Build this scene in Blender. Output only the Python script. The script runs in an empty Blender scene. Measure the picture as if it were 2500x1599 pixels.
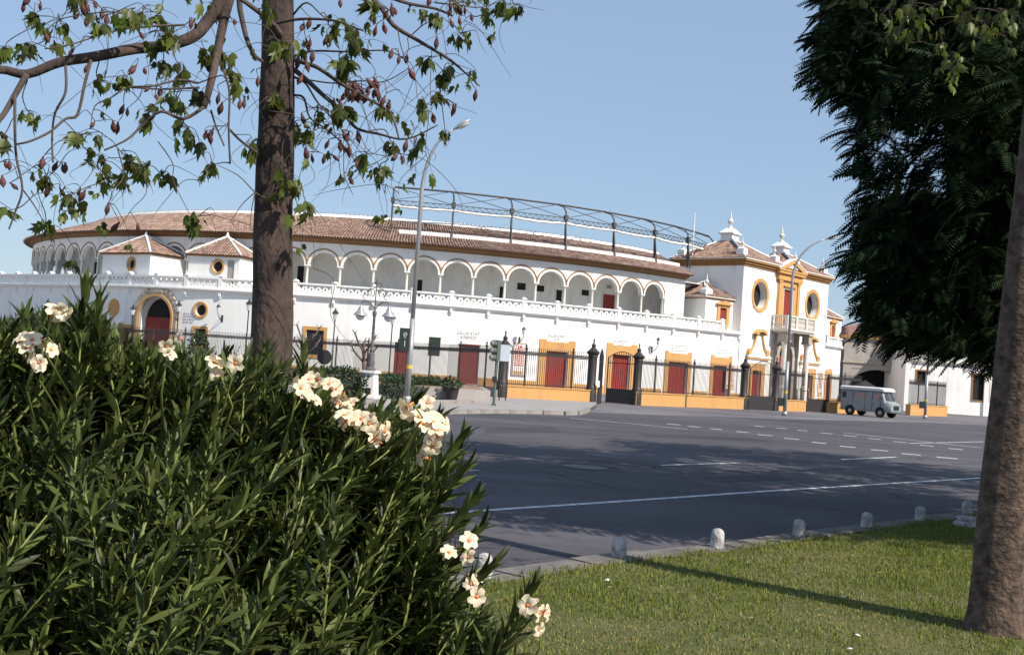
import bpy, math, random
import numpy as np
from mathutils import Matrix, Vector, Euler
random.seed(7); rng = np.random.default_rng(7)
scn = bpy.context.scene
COL = scn.collection
rad = math.radians

# ------------------------------------------------------------------ camera
FPX, EYE = 2681.0, 1.75                      # focal length in photo pixels, eye height over the road
ROLL, PITCH = rad(3.9), rad(2.035)
cd = bpy.data.cameras.new('camera'); cam = bpy.data.objects.new('camera', cd); COL.objects.link(cam)
c_, s_, cp, sp = math.cos(ROLL), math.sin(ROLL), math.cos(PITCH), math.sin(PITCH)
AX, AU, AF = Vector((c_, -s_*sp, s_*cp)), Vector((-s_, -c_*sp, c_*cp)), Vector((0, cp, sp))
cam.matrix_world = Matrix(((AX.x, AU.x, -AF.x, 0), (AX.y, AU.y, -AF.y, 0), (AX.z, AU.z, -AF.z, EYE), (0, 0, 0, 1)))
cd.sensor_width = 36; cd.lens = 36*FPX/2500; cd.clip_start = 0.05; cd.clip_end = 3000
scn.camera = cam
# ------------------------------------------------------------------ light
SUN_AZ, SUN_EL = math.atan2(.79, -.61), rad(43)   # compass angle from +Y towards +X
w = bpy.data.worlds.new('World'); scn.world = w; w.use_nodes = True
nt = w.node_tree; bg = nt.nodes['Background']
sky = nt.nodes.new('ShaderNodeTexSky'); sky.sky_type = 'NISHITA'; sky.sun_disc = False
sky.sun_elevation = SUN_EL; sky.sun_rotation = SUN_AZ
sky.air_density = 1.15; sky.dust_density = .5; sky.ozone_density = 3.0; sky.altitude = 10
mxs = nt.nodes.new('ShaderNodeMix'); mxs.data_type = 'RGBA'; mxs.inputs[0].default_value = .62
mxs.inputs[7].default_value = (2.7, 3.75, 5.35, 1)              # even summer haze over the whole sky
nt.links.new(sky.outputs[0], mxs.inputs[6]); nt.links.new(mxs.outputs[2], bg.inputs[0]); bg.inputs[1].default_value = 0.115
sl = bpy.data.lights.new('sun', 'SUN'); sl.energy = 5.0; sl.angle = rad(.53); sl.color = (1, .93, .81)
so = bpy.data.objects.new('sun', sl); COL.objects.link(so)
sd = Vector((math.sin(SUN_AZ)*math.cos(SUN_EL), math.cos(SUN_AZ)*math.cos(SUN_EL), math.sin(SUN_EL)))
so.rotation_euler = sd.to_track_quat('Z', 'Y').to_euler(); so.location = (30, -30, 40)
vs = scn.view_settings; vs.view_transform = 'Standard'; vs.look = 'None'; vs.gamma = 1; vs.exposure = 0.28; vs.use_curve_mapping = False

# ------------------------------------------------------------------ pixel helpers
def ray(px, py):
    u, v = (px-1250)/FPX, (799.5-py)/FPX
    a, b = u*c_-v*s_, u*s_+v*c_
    return Vector((a, cp-b*sp, sp+b*cp))
def gnd(px, py, z=0.0):
    d = ray(px, py); t = (z-EYE)/d.z; return Vector((d.x*t, d.y*t, z))
def atY(px, py, Y):
    d = ray(px, py); t = Y/d.y; return Vector((d.x*t, Y, EYE+d.z*t))
def proj(P):
    x, y, z = P[0], P[1], P[2]-EYE
    yy = y*cp+z*sp; zz = -y*sp+z*cp
    if yy < .05: return (-9e9, 9e9)
    a, b = x/yy, zz/yy
    return (1250+(a*c_+b*s_)*FPX, 799.5-(-a*s_+b*c_)*FPX)
def upz(x, y, py):
    "height over the road at plan point (x, y) that shows at photo row py"
    lo, hi = -3, 40
    for i in range(40):
        m = (lo+hi)/2
        if proj((x, y, m))[1] > py: lo = m
        else: hi = m
    return (lo+hi)/2

# ------------------------------------------------------------------ materials
def N(nt, typ, **kw):
    n = nt.nodes.new(typ)
    for k, v in kw.items(): setattr(n, k, v)
    return n
def mat(name, col, rough=.8, var=.12, scale=3.0, bump=0.0, bscale=40.0, metal=0.0, col2=None, spec=.4, stretch=None, island=0.0, detail=6, thr=None, coord='Object'):
    m = bpy.data.materials.new(name); m.use_nodes = True; t = m.node_tree; L = t.links.new
    b = t.nodes['Principled BSDF']; b.inputs['Roughness'].default_value = rough; b.inputs['Metallic'].default_value = metal
    b.inputs['Specular IOR Level'].default_value = spec
    tc = N(t, 'ShaderNodeTexCoord'); out = tc.outputs[coord]
    if stretch:
        mp = N(t, 'ShaderNodeMapping'); mp.inputs['Scale'].default_value = stretch; L(out, mp.inputs[0]); out = mp.outputs[0]
    n1 = N(t, 'ShaderNodeTexNoise'); n1.inputs['Scale'].default_value = scale; n1.inputs['Detail'].default_value = detail; n1.inputs['Roughness'].default_value = .62
    L(out, n1.inputs['Vector'])
    rp = N(t, 'ShaderNodeValToRGB'); e = rp.color_ramp.elements
    lo, hi = thr or (.3, .7)
    e[0].position = lo; e[1].position = hi
    c2 = col2 if col2 else tuple(min(1, c*(1+var)) for c in col)
    c1 = col if col2 else tuple(c*(1-var) for c in col)
    e[0].color = (*c1, 1); e[1].color = (*c2, 1)
    L(n1.outputs['Fac'], rp.inputs[0]); cout = rp.outputs[0]
    if island:
        gi = N(t, 'ShaderNodeNewGeometry'); hs = N(t, 'ShaderNodeHueSaturation')
        mr = N(t, 'ShaderNodeMapRange'); mr.inputs['To Min'].default_value = 1-island; mr.inputs['To Max'].default_value = 1+island
        L(gi.outputs['Random Per Island'], mr.inputs[0]); L(mr.outputs[0], hs.inputs['Value'])
        mr2 = N(t, 'ShaderNodeMapRange'); mr2.inputs['To Min'].default_value = .5-island*.06; mr2.inputs['To Max'].default_value = .5+island*.06
        mu = N(t, 'ShaderNodeMath', operation='FRACT'); mm = N(t, 'ShaderNodeMath', operation='MULTIPLY'); mm.inputs[1].default_value = 17.3
        L(gi.outputs['Random Per Island'], mm.inputs[0]); L(mm.outputs[0], mu.inputs[0]); L(mu.outputs[0], mr2.inputs[0]); L(mr2.outputs[0], hs.inputs['Hue'])
        L(cout, hs.inputs['Color']); cout = hs.outputs[0]
    L(cout, b.inputs['Base Color'])
    if bump:
        n2 = N(t, 'ShaderNodeTexNoise'); n2.inputs['Scale'].default_value = bscale; n2.inputs['Detail'].default_value = 5; L(out, n2.inputs['Vector'])
        bp = N(t, 'ShaderNodeBump'); bp.inputs['Strength'].default_value = bump; bp.inputs['Distance'].default_value = .02
        L(n2.outputs['Fac'], bp.inputs['Height']); L(bp.outputs[0], b.inputs['Normal'])
    return m
def leafmat(name, col, trans=.35, rough=.45, island=.3, tcol=None, spec=.4):
    m = bpy.data.materials.new(name); m.use_nodes = True; t = m.node_tree; L = t.links.new
    b = t.nodes['Principled BSDF']; b.inputs['Roughness'].default_value = rough; b.inputs['Specular IOR Level'].default_value = spec
    gi = N(t, 'ShaderNodeNewGeometry'); oi = N(t, 'ShaderNodeObjectInfo'); ad = N(t, 'ShaderNodeMath', operation='ADD'); fr = N(t, 'ShaderNodeMath', operation='FRACT')
    L(gi.outputs['Random Per Island'], ad.inputs[0]); L(oi.outputs['Random'], ad.inputs[1]); L(ad.outputs[0], fr.inputs[0])
    hs = N(t, 'ShaderNodeHueSaturation'); hs.inputs['Color'].default_value = (*col, 1)
    mr = N(t, 'ShaderNodeMapRange'); mr.inputs['To Min'].default_value = 1-island; mr.inputs['To Max'].default_value = 1+island*1.3
    L(fr.outputs[0], mr.inputs[0]); L(mr.outputs[0], hs.inputs['Value'])
    m5 = N(t, 'ShaderNodeMath', operation='MULTIPLY'); m5.inputs[1].default_value = 7.7; f5 = N(t, 'ShaderNodeMath', operation='FRACT')
    mh = N(t, 'ShaderNodeMapRange'); mh.inputs['To Min'].default_value = .48; mh.inputs['To Max'].default_value = .515
    L(fr.outputs[0], m5.inputs[0]); L(m5.outputs[0], f5.inputs[0]); L(f5.outputs[0], mh.inputs[0]); L(mh.outputs[0], hs.inputs['Hue'])
    L(hs.outputs[0], b.inputs['Base Color'])
    tr = N(t, 'ShaderNodeBsdfTranslucent')
    if tcol: tr.inputs[0].default_value = (*tcol, 1)
    else: L(hs.outputs[0], tr.inputs[0])
    mx = N(t, 'ShaderNodeMixShader'); mx.inputs[0].default_value = trans
    L(b.outputs[0], mx.inputs[1]); L(tr.outputs[0], mx.inputs[2]); L(mx.outputs[0], t.nodes['Material Output'].inputs[0])
    return m
M = {}
M['white'] = mat('white_limewash', (.80, .79, .77), .9, .05, .6, .25, 9, col2=(.86, .85, .83), thr=(.3, .62))
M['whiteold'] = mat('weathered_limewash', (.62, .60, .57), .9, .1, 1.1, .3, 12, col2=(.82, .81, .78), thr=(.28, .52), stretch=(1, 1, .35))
M['ochre'] = mat('ochre_limewash', (.50, .275, .105), .9, .1, 1.2, .25, 14, col2=(.58, .33, .135))
M['ochred'] = mat('ochre_cornice_paint', (.40, .20, .055), .9, .15, 1.5, .2, 14)
M['door'] = mat('oxblood_door_paint', (.25, .030, .022), .55, .18, 2.5, .2, 30)
M['dark'] = mat('dark_interior', (.02, .018, .017), .9, .2, 2)
M['green'] = mat('dark_green_shutter', (.016, .028, .022), .6, .2, 3)
M['bluegrille'] = mat('dark_blue_window', (.02, .024, .035), .4, .2, 3)
M['marble'] = mat('white_marble', (.66, .62, .56), .5, .1, 2.5, .1, 20)
M['stone'] = mat('weathered_stone', (.30, .25, .20), .9, .25, 2.2, .6, 12, col2=(.46, .40, .34))
M['tile'] = mat('terracotta_tile', (.235, .145, .112), .9, .25, .9, .3, 25, col2=(.38, .26, .205), island=.36)
M['tileu'] = mat('terracotta_channel', (.15, .085, .055), .95, .25, 1.5)
M['bluetile'] = mat('glazed_blue_white_tile', (.05, .07, .14), .35, .2, 6, col2=(.55, .56, .58), thr=(.45, .5))
M['iron'] = mat('wrought_iron', (.030, .024, .024), .55, .3, 4, .1, 60, spec=.5)
M['lampiron'] = mat('weathered_grey_iron', (.11, .10, .10), .6, .3, 5, .1, 60)
M['steel'] = mat('weathered_steel', (.075, .07, .07), .6, .3, 3, .1, 60, metal=.2)
M['canvas'] = mat('white_canvas', (.74, .72, .68), .95, .1, 2.0, .4, 6)
M['galv'] = mat('galvanised_pole', (.34, .34, .35), .5, .15, 2.5, .1, 50, metal=.35, stretch=(1, 1, .3))
M['asphalt'] = mat('asphalt', (.105, .098, .112), .92, .1, .5, .35, 90, col2=(.15, .14, .155), coord='Object')
M['apron'] = mat('pale_asphalt', (.19, .175, .18), .92, .1, .7, .3, 90, col2=(.26, .24, .24))
M['pave'] = mat('paving_concrete', (.27, .245, .235), .9, .12, 1.0, .3, 60, col2=(.36, .33, .315))
M['kerb'] = mat('kerb_stone', (.21, .19, .175), .9, .15, 3, .4, 40, col2=(.34, .31, .29))
M['paint'] = mat('worn_road_paint', (.38, .37, .38), .8, .1, 6, .2, 50, col2=(.74, .73, .72), thr=(.36, .6))
M['soil'] = mat('dry_soil', (.20, .13, .085), .95, .2, 2, .7, 30, col2=(.33, .23, .165))
M['lawn'] = mat('lawn_soil', (.06, .075, .018), .95, .2, 1.4, .6, 60, col2=(.12, .12, .04))
M['bark'] = mat('grey_brown_bark', (.040, .026, .020), .95, .3, 11, 1.0, 30, col2=(.150, .100, .075), stretch=(1, 1, 1.25), thr=(.36, .64), detail=9)
M['barkl'] = mat('dark_purple_brown_bark', (.030, .021, .020), .95, .3, 8, 1.0, 38, col2=(.115, .076, .062), stretch=(1, 1, .5), thr=(.36, .72))
M['barkdark'] = mat('dark_bark', (.075, .05, .04), .95, .3, 6, .9, 30, col2=(.17, .12, .095), stretch=(1, 1, .4))
M['twig'] = mat('grey_twig_bark', (.085, .062, .052), .9, .25, 12, .4, 60)
M['pod'] = mat('woody_seed_pod', (.085, .034, .024), .7, .35, 25, .3, 80, island=.35)
M['leafk'] = leafmat('kurrajong_leaf', (.082, .105, .018), .42, .45, .6)
M['leafo'] = leafmat('oleander_leaf', (.058, .077, .019), .24, .45, .6, spec=.32)
M['leafd'] = leafmat('feathery_leaf', (.015, .029, .011), .15, .7, .4, spec=.12)
M['leafs'] = leafmat('shrub_leaf', (.030, .055, .020), .2, .55, .35)
M['grass'] = leafmat('grass_blade', (.165, .19, .034), .35, .6, .42, spec=.2)
M['stemo'] = mat('oleander_stem', (.17, .19, .05), .6, .2, 12)
M['petal'] = leafmat('cream_petal', (.84, .72, .53), .25, .6, .12, tcol=(.88, .64, .36), spec=.2)
M['throat'] = mat('flower_throat', (.70, .20, .06), .7, .2, 40)
M['vanb'] = mat('grey_blue_van_paint', (.23, .25, .26), .5, .12, 2, .05, 30, col2=(.31, .34, .35), spec=.4)
M['vanw'] = mat('white_van_roof', (.64, .63, .60), .5, .1, 2.5)
M['glass'] = mat('window_glass', (.05, .045, .05), .08, .3, 2, spec=.7)
M['glassr'] = mat('curtained_window', (.30, .17, .15), .15, .3, 9, spec=.7, col2=(.5, .36, .33))
M['rubber'] = mat('tyre_rubber', (.02, .02, .02), .85, .2, 8)
M['chrome'] = mat('dull_chrome', (.4, .4, .4), .25, .1, 5, metal=.9)
M['lampglass'] = mat('frosted_lamp_glass', (.55, .56, .55), .25, .1, 4, spec=.6)
M['redink'] = mat('red_tile_lettering', (.50, .045, .05), .6, .15, 5)
M['greyink'] = mat('faded_grey_lettering', (.42, .42, .44), .8, .15, 6)
M['poster'] = mat('cream_tile_panel', (.70, .60, .54), .5, .12, 6, col2=(.78, .70, .66))
M['signw'] = mat('pale_blue_sign_back', (.50, .54, .60), .45, .1, 2)
M['yellow'] = mat('yellow_band', (.62, .44, .05), .6, .1, 5)
M['bollard'] = mat('chipped_white_stone', (.26, .24, .23), .9, .1, 14, .8, 40, col2=(.52, .50, .49), thr=(.38, .60))
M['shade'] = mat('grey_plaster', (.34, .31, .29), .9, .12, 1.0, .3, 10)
M['tl'] = mat('grey_green_enamel', (.10, .12, .11), .5, .2, 4)
M['litter'] = mat('paper_scrap', (.75, .73, .70), .9, .1, 20)

def asphalt(name, c0, c1, crack=True):
    m = bpy.data.materials.new(name); m.use_nodes = True; t = m.node_tree; L = t.links.new; b = t.nodes['Principled BSDF']; b.inputs['Roughness'].default_value = .9; b.inputs['Specular IOR Level'].default_value = .3
    tc = N(t, 'ShaderNodeTexCoord')
    def noise(scale, detail=5, rough=.6, mp=None):
        n = N(t, 'ShaderNodeTexNoise'); n.inputs['Scale'].default_value = scale; n.inputs['Detail'].default_value = detail; n.inputs['Roughness'].default_value = rough
        if mp:
            q = N(t, 'ShaderNodeMapping'); q.inputs['Rotation'].default_value = (0, 0, mp[0]); q.inputs['Scale'].default_value = mp[1]; L(tc.outputs['Object'], q.inputs[0]); L(q.outputs[0], n.inputs['Vector'])
        else: L(tc.outputs['Object'], n.inputs['Vector'])
        return n.outputs['Fac']
    def ramp(f, p0, v0, p1, v1):
        r = N(t, 'ShaderNodeMapRange'); r.inputs[1].default_value = p0; r.inputs[2].default_value = p1; r.inputs[3].default_value = v0; r.inputs[4].default_value = v1; L(f, r.inputs[0]); return r.outputs[0]
    def mul(a, bb):
        q = N(t, 'ShaderNodeMath', operation='MULTIPLY'); L(a, q.inputs[0]); L(bb, q.inputs[1]); return q.outputs[0]
    f = ramp(noise(.11, 4, .55), .35, .72, .68, 1.22)
    f = mul(f, ramp(noise(.55, 6, .65, (rad(-48), (.10, 1.2, 1))), .35, .80, .7, 1.18))      # wheel tracks along the road
    f = mul(f, ramp(noise(1.3, 6, .7), .3, .85, .72, 1.12))
    f = mul(f, ramp(noise(38, 3, .8), .3, .72, .72, 1.30))                                   # aggregate
    f = mul(f, ramp(noise(2.2, 2, .5), .70, 1.0, .78, .62))                                  # oil spots
    if crack:
        v = N(t, 'ShaderNodeTexVoronoi', feature='DISTANCE_TO_EDGE'); v.inputs['Scale'].default_value = .16
        nn = N(t, 'ShaderNodeTexNoise'); nn.inputs['Scale'].default_value = .8; nn.inputs['Detail'].default_value = 6; L(tc.outputs['Object'], nn.inputs['Vector'])
        ad = N(t, 'ShaderNodeMix'); ad.data_type = 'RGBA'; ad.blend_type = 'ADD'; ad.inputs[0].default_value = 1.6; L(tc.outputs['Object'], ad.inputs[6]); L(nn.outputs['Color'], ad.inputs[7]); L(ad.outputs[2], v.inputs['Vector'])
        f = mul(f, ramp(v.outputs['Distance'], .0, .45, .006, 1.0))
    mx = N(t, 'ShaderNodeVectorMath', operation='SCALE'); mx.inputs[0].default_value = c0; L(f, mx.inputs['Scale']); L(mx.outputs[0], b.inputs['Base Color'])
    bp = N(t, 'ShaderNodeBump'); bp.inputs['Strength'].default_value = .35; bp.inputs['Distance'].default_value = .01; L(noise(70, 3, .7), bp.inputs['Height']); L(bp.outputs[0], b.inputs['Normal'])
    return m
M['asphalt'] = asphalt('worn_asphalt', (.085, .078, .089), None)
M['kerbn'] = mat('shaded_kerb_stone', (.10, .09, .08), .95, .15, 5, .6, 40, col2=(.20, .18, .165))  # darker copy of the kerb stone, with the shade put into its colour
M['apron'] = asphalt('pale_worn_asphalt', (.175, .160, .168), None, False)
def plaster(name, base, dirt, amt):
    m = bpy.data.materials.new(name); m.use_nodes = True; t = m.node_tree; L = t.links.new; b = t.nodes['Principled BSDF']; b.inputs['Roughness'].default_value = .92; b.inputs['Specular IOR Level'].default_value = .2
    g = N(t, 'ShaderNodeNewGeometry'); mp = N(t, 'ShaderNodeMapping'); mp.inputs['Scale'].default_value = (1.6, 1.6, .16); L(g.outputs['Position'], mp.inputs[0])
    n1 = N(t, 'ShaderNodeTexNoise'); n1.inputs['Scale'].default_value = 1.0; n1.inputs['Detail'].default_value = 7; n1.inputs['Roughness'].default_value = .66; L(mp.outputs[0], n1.inputs['Vector'])
    n2 = N(t, 'ShaderNodeTexNoise'); n2.inputs['Scale'].default_value = .35; n2.inputs['Detail'].default_value = 6; L(g.outputs['Position'], n2.inputs['Vector'])
    r1 = N(t, 'ShaderNodeMapRange'); r1.inputs[1].default_value = .48; r1.inputs[2].default_value = .74; L(n1.outputs['Fac'], r1.inputs[0])
    r2 = N(t, 'ShaderNodeMapRange'); r2.inputs[1].default_value = .40; r2.inputs[2].default_value = .66; L(n2.outputs['Fac'], r2.inputs[0])
    mu = N(t, 'ShaderNodeMath', operation='MULTIPLY'); L(r1.outputs[0], mu.inputs[0]); L(r2.outputs[0], mu.inputs[1])
    m2 = N(t, 'ShaderNodeMath', operation='MULTIPLY'); m2.inputs[1].default_value = amt; L(mu.outputs[0], m2.inputs[0])
    mx = N(t, 'ShaderNodeMix'); mx.data_type = 'RGBA'; mx.inputs[6].default_value = (*base, 1); mx.inputs[7].default_value = (*dirt, 1); L(m2.outputs[0], mx.inputs[0]); L(mx.outputs[2], b.inputs['Base Color'])
    n3 = N(t, 'ShaderNodeTexNoise'); n3.inputs['Scale'].default_value = 7; n3.inputs['Detail'].default_value = 5; L(g.outputs['Position'], n3.inputs['Vector'])
    bp = N(t, 'ShaderNodeBump'); bp.inputs['Strength'].default_value = .3; bp.inputs['Distance'].default_value = .03; L(n3.outputs['Fac'], bp.inputs['Height']); L(bp.outputs[0], b.inputs['Normal'])
    return m
M['white'] = plaster('streaked_limewash', (.84, .82, .79), (.48, .44, .39), .65)
M['ochre'] = plaster('streaked_ochre', (.56, .31, .12), (.36, .20, .09), .8)
M['eave'] = plaster('brown_eave_paint', (.22, .125, .06), (.13, .08, .045), .9)
M['ochred'] = plaster('streaked_brown_ochre', (.31, .165, .065), (.18, .10, .05), .9)
# ------------------------------------------------------------------ object helpers
WM = {}
def link(o, parent=None, Mw=None):
    COL.objects.link(o)
    Mw = Mw if Mw is not None else Matrix()
    WM[o.name] = Mw.copy()
    if parent is not None:
        o.parent = parent; o.matrix_basis = WM[parent.name].inverted() @ Mw
    else: o.matrix_basis = Mw
    return o
def tag(o, label=None, cat=None, group=None, kind=None):
    if label: o['label'] = label
    if cat: o['category'] = cat
    if group: o['group'] = group
    if kind: o['kind'] = kind
    return o
def thing(name, label, cat, loc=(0, 0, 0), rz=0.0, group=None):
    o = bpy.data.objects.new(name, None); o.empty_display_size = .2
    link(o, None, Matrix.Translation(Vector(loc)) @ Matrix.Rotation(rz, 4, 'Z'))
    return tag(o, label, cat, group)
def obj(name, me, m=None, parent=None, Mw=None):
    o = bpy.data.objects.new(name, me)
    if m and not me.materials: me.materials.append(M[m])
    return link(o, parent, Mw)
def T(x, y, z=0, rz=0.0): return Matrix.Translation(Vector((x, y, z))) @ Matrix.Rotation(rz, 4, 'Z')
class MB:
    def __init__(s): s.v = []; s.f = []
    def add(s, vs, fs, X=None):
        n = len(s.v)
        s.v += [tuple(X @ Vector(p)) if X is not None else tuple(p) for p in vs]
        s.f += [tuple(i+n for i in f) for f in fs]; return s
    def box(s, x0, x1, y0, y1, z0, z1, X=None):
        return s.add([(x, y, z) for x in (x0, x1) for y in (y0, y1) for z in (z0, z1)],
            [(0, 1, 3, 2), (4, 6, 7, 5), (0, 4, 5, 1), (2, 3, 7, 6), (0, 2, 6, 4), (1, 5, 7, 3)], X)
    def bar(s, a, b, w, h=None, X=None):
        a, b = Vector(a), Vector(b); d = b-a; l = d.length
        q = d.to_track_quat('X', 'Z').to_matrix().to_4x4(); h = h or w
        Y = Matrix.Translation(a) @ q
        return s.box(0, l, -w/2, w/2, -h/2, h/2, (X @ Y) if X is not None else Y)
    def tube(s, pts, r, n=8, cap=True, X=None):
        pts = [Vector(p) for p in pts]; k = len(pts)
        rs = r if hasattr(r, '__len__') else [r]*k
        vs = []; ref = None
        for i, p in enumerate(pts):
            d = (pts[min(i+1, k-1)]-pts[max(i-1, 0)]); d = d.normalized() if d.length > 1e-9 else Vector((0, 0, 1))
            if ref is None: ref = Vector((1, 0, 0)) if abs(d.x) < .8 else Vector((0, 1, 0))
            a = (ref-d*ref.dot(d)).normalized(); b = d.cross(a); ref = a
            vs += [p+(a*math.cos(2*math.pi*j/n)+b*math.sin(2*math.pi*j/n))*rs[i] for j in range(n)]
        fs = [(i*n+j, i*n+(j+1) % n, (i+1)*n+(j+1) % n, (i+1)*n+j) for i in range(k-1) for j in range(n)]
        if cap: fs += [tuple(range(n-1, -1, -1)), tuple((k-1)*n+j for j in range(n))]
        return s.add(vs, fs, X)
    def lathe(s, prof, n=12, X=None, ax=(0, 0)):
        vs = [(ax[0]+r*math.cos(2*math.pi*j/n), ax[1]+r*math.sin(2*math.pi*j/n), z) for r, z in prof for j in range(n)]
        k = len(prof)
        fs = [(i*n+j, i*n+(j+1) % n, (i+1)*n+(j+1) % n, (i+1)*n+j) for i in range(k-1) for j in range(n)]
        fs += [tuple(range(n-1, -1, -1)), tuple((k-1)*n+j for j in range(n))]
        return s.add(vs, fs, X)
    def prism(s, poly, y0, y1, X=None):
        "convex outline in x-z, extruded along y"
        n = len(poly)
        vs = [(x, y0, z) for x, z in poly]+[(x, y1, z) for x, z in poly]
        fs = [tuple(range(n)), tuple(range(2*n-1, n-1, -1))]+[(i, i+n, (i+1) % n+n, (i+1) % n) for i in range(n)]
        return s.add(vs, fs, X)
    def slab(s, poly, z0, z1):
        n = len(poly)
        vs = [(x, y, z0) for x, y in poly]+[(x, y, z1) for x, y in poly]
        fs = [tuple(range(n-1, -1, -1)), tuple(range(n, 2*n))]+[(i, (i+1) % n, (i+1) % n+n, i+n) for i in range(n)]
        return s.add(vs, fs)
    def mesh(s, name='m', smooth=False):
        me = bpy.data.meshes.new(name); me.from_pydata(s.v, [], s.f)
        if smooth: me.polygons.foreach_set('use_smooth', [True]*len(me.polygons))
        me.update(); return me
    def build(s, name, m, parent=None, Mw=None, smooth=False): return obj(name, s.mesh(name, smooth), m, parent, Mw)
def auto(me, ang=35):
    me.polygons.foreach_set('use_smooth', [True]*len(me.polygons))
    try: me.set_sharp_from_angle(angle=rad(ang))
    except Exception: pass
    return me
def plate(outer, holes, depth, name='plate'):
    "outline with holes in x-z, thickness along y centred on 0 (front is -y)"
    cu = bpy.data.curves.new(name, 'CURVE'); cu.dimensions = '2D'; cu.fill_mode = 'BOTH'; cu.extrude = depth/2
    for lp in [outer]+holes:
        sp_ = cu.splines.new('POLY'); sp_.points.add(len(lp)-1)
        for p, (x, z) in zip(sp_.points, lp): p.co = (x, z, 0, 1)
        sp_.use_cyclic_u = True
    o = bpy.data.objects.new('tmp', cu); COL.objects.link(o)
    me = bpy.data.meshes.new_from_object(o.evaluated_get(bpy.context.evaluated_depsgraph_get()))
    bpy.data.objects.remove(o); bpy.data.curves.remove(cu)
    me.transform(Matrix.Rotation(rad(90), 4, 'X')); me.name = name; me.materials.clear()
    return me
def text_mesh(txt, size, mirror=True, depth=.008):
    cu = bpy.data.curves.new('t', 'FONT'); cu.body = txt; cu.size = size; cu.align_x = 'CENTER'; cu.align_y = 'CENTER'; cu.extrude = depth; cu.space_line = .9
    cu.resolution_u = 3
    o = bpy.data.objects.new('tmp', cu); COL.objects.link(o)
    me = bpy.data.meshes.new_from_object(o.evaluated_get(bpy.context.evaluated_depsgraph_get()))
    bpy.data.objects.remove(o); bpy.data.curves.remove(cu)
    me.transform(Matrix.Rotation(rad(90), 4, 'X'))
    if mirror: me.transform(Matrix.Scale(-1, 4, (1, 0, 0))); me.flip_normals()
    me.materials.clear(); return me
def inst(name, V, F, R, P, m, parent=None, smooth=False, Mw=None):
    "one mesh of many copies: R (n,3,3) with scale, P (n,3)"
    V = np.asarray(V, float); F = np.asarray(F, int); n = len(P); k = len(V)
    W = np.einsum('nij,kj->nki', R, V)+np.asarray(P)[:, None, :]
    if Mw is not None:
        A = np.array(Mw.inverted()); W = W@A[:3, :3].T+A[:3, 3]
    FF = (F[None]+(np.arange(n)*k)[:, None, None]).reshape(-1)
    me = bpy.data.meshes.new(name); nf = n*len(F); q = F.shape[1]
    me.vertices.add(n*k); me.vertices.foreach_set('co', W.reshape(-1).astype(np.float32))
    me.loops.add(nf*q); me.loops.foreach_set('vertex_index', FF.astype(np.int32))
    me.polygons.add(nf); me.polygons.foreach_set('loop_start', (np.arange(nf)*q).astype(np.int32))
    if smooth: me.polygons.foreach_set('use_smooth', np.ones(nf, bool))
    me.update(calc_edges=True); me.validate()
    return obj(name, me, m, parent, Mw)
def basis(d, up=None, roll=0.0):
    "3x3 numpy with columns side, along, normal"
    d = Vector(d).normalized(); up = Vector(up) if up is not None else Vector((0, 0, 1))
    if abs(d.dot(up)) > .98: up = Vector((1, 0, 0))
    sd_ = d.cross(up).normalized(); nn = sd_.cross(d)
    if roll: q = Matrix.Rotation(roll, 3, d); sd_ = q @ sd_; nn = q @ nn
    return np.array([sd_, d, nn]).T
class Path:
    def __init__(s, pts):
        s.p = [Vector(q) for q in pts]; s.s = [0.0]
        for a, b in zip(s.p, s.p[1:]): s.s.append(s.s[-1]+(b-a).length)
        s.L = s.s[-1]; s.a = np.array(s.s); s.xy = np.array([tuple(q) for q in s.p])
    def pos(s, t): return Vector((np.interp(t, s.a, s.xy[:, 0]), np.interp(t, s.a, s.xy[:, 1])))
    def tan(s, t):
        return (s.pos(min(t+.4, s.L))-s.pos(max(t-.4, 0))).normalized()
    def P(s, t, off, z):
        p = s.pos(t); d = s.tan(t); return (p.x+d.y*off, p.y-d.x*off, z)
    def fr(s, t, off=0, z=0):
        "frame: +x along, -y outwards"
        p = s.P(t, off, z); d = s.tan(t); return T(p[0], p[1], z, math.atan2(d.y, d.x))
    def hit(s, px, py, off=0.0):
        d = ray(px, py); dx, dy = d.x, d.y
        best = None
        pts = [Vector(s.P(t, off, 0)[:2]) for t in s.s] if off else s.p
        for i, (a, b) in enumerate(zip(pts, pts[1:])):
            e = b-a; den = dx*e.y-dy*e.x
            if abs(den) < 1e-9: continue
            t = (a.x*e.y-a.y*e.x)/den; u = (a.x*dy-a.y*dx)/den
            if t > 0 and -1e-6 <= u <= 1+1e-6 and (best is None or t < best[0]): best = (t, s.s[i]+u*(s.s[i+1]-s.s[i]))
        return best[1], EYE+d.z*best[0]
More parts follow.
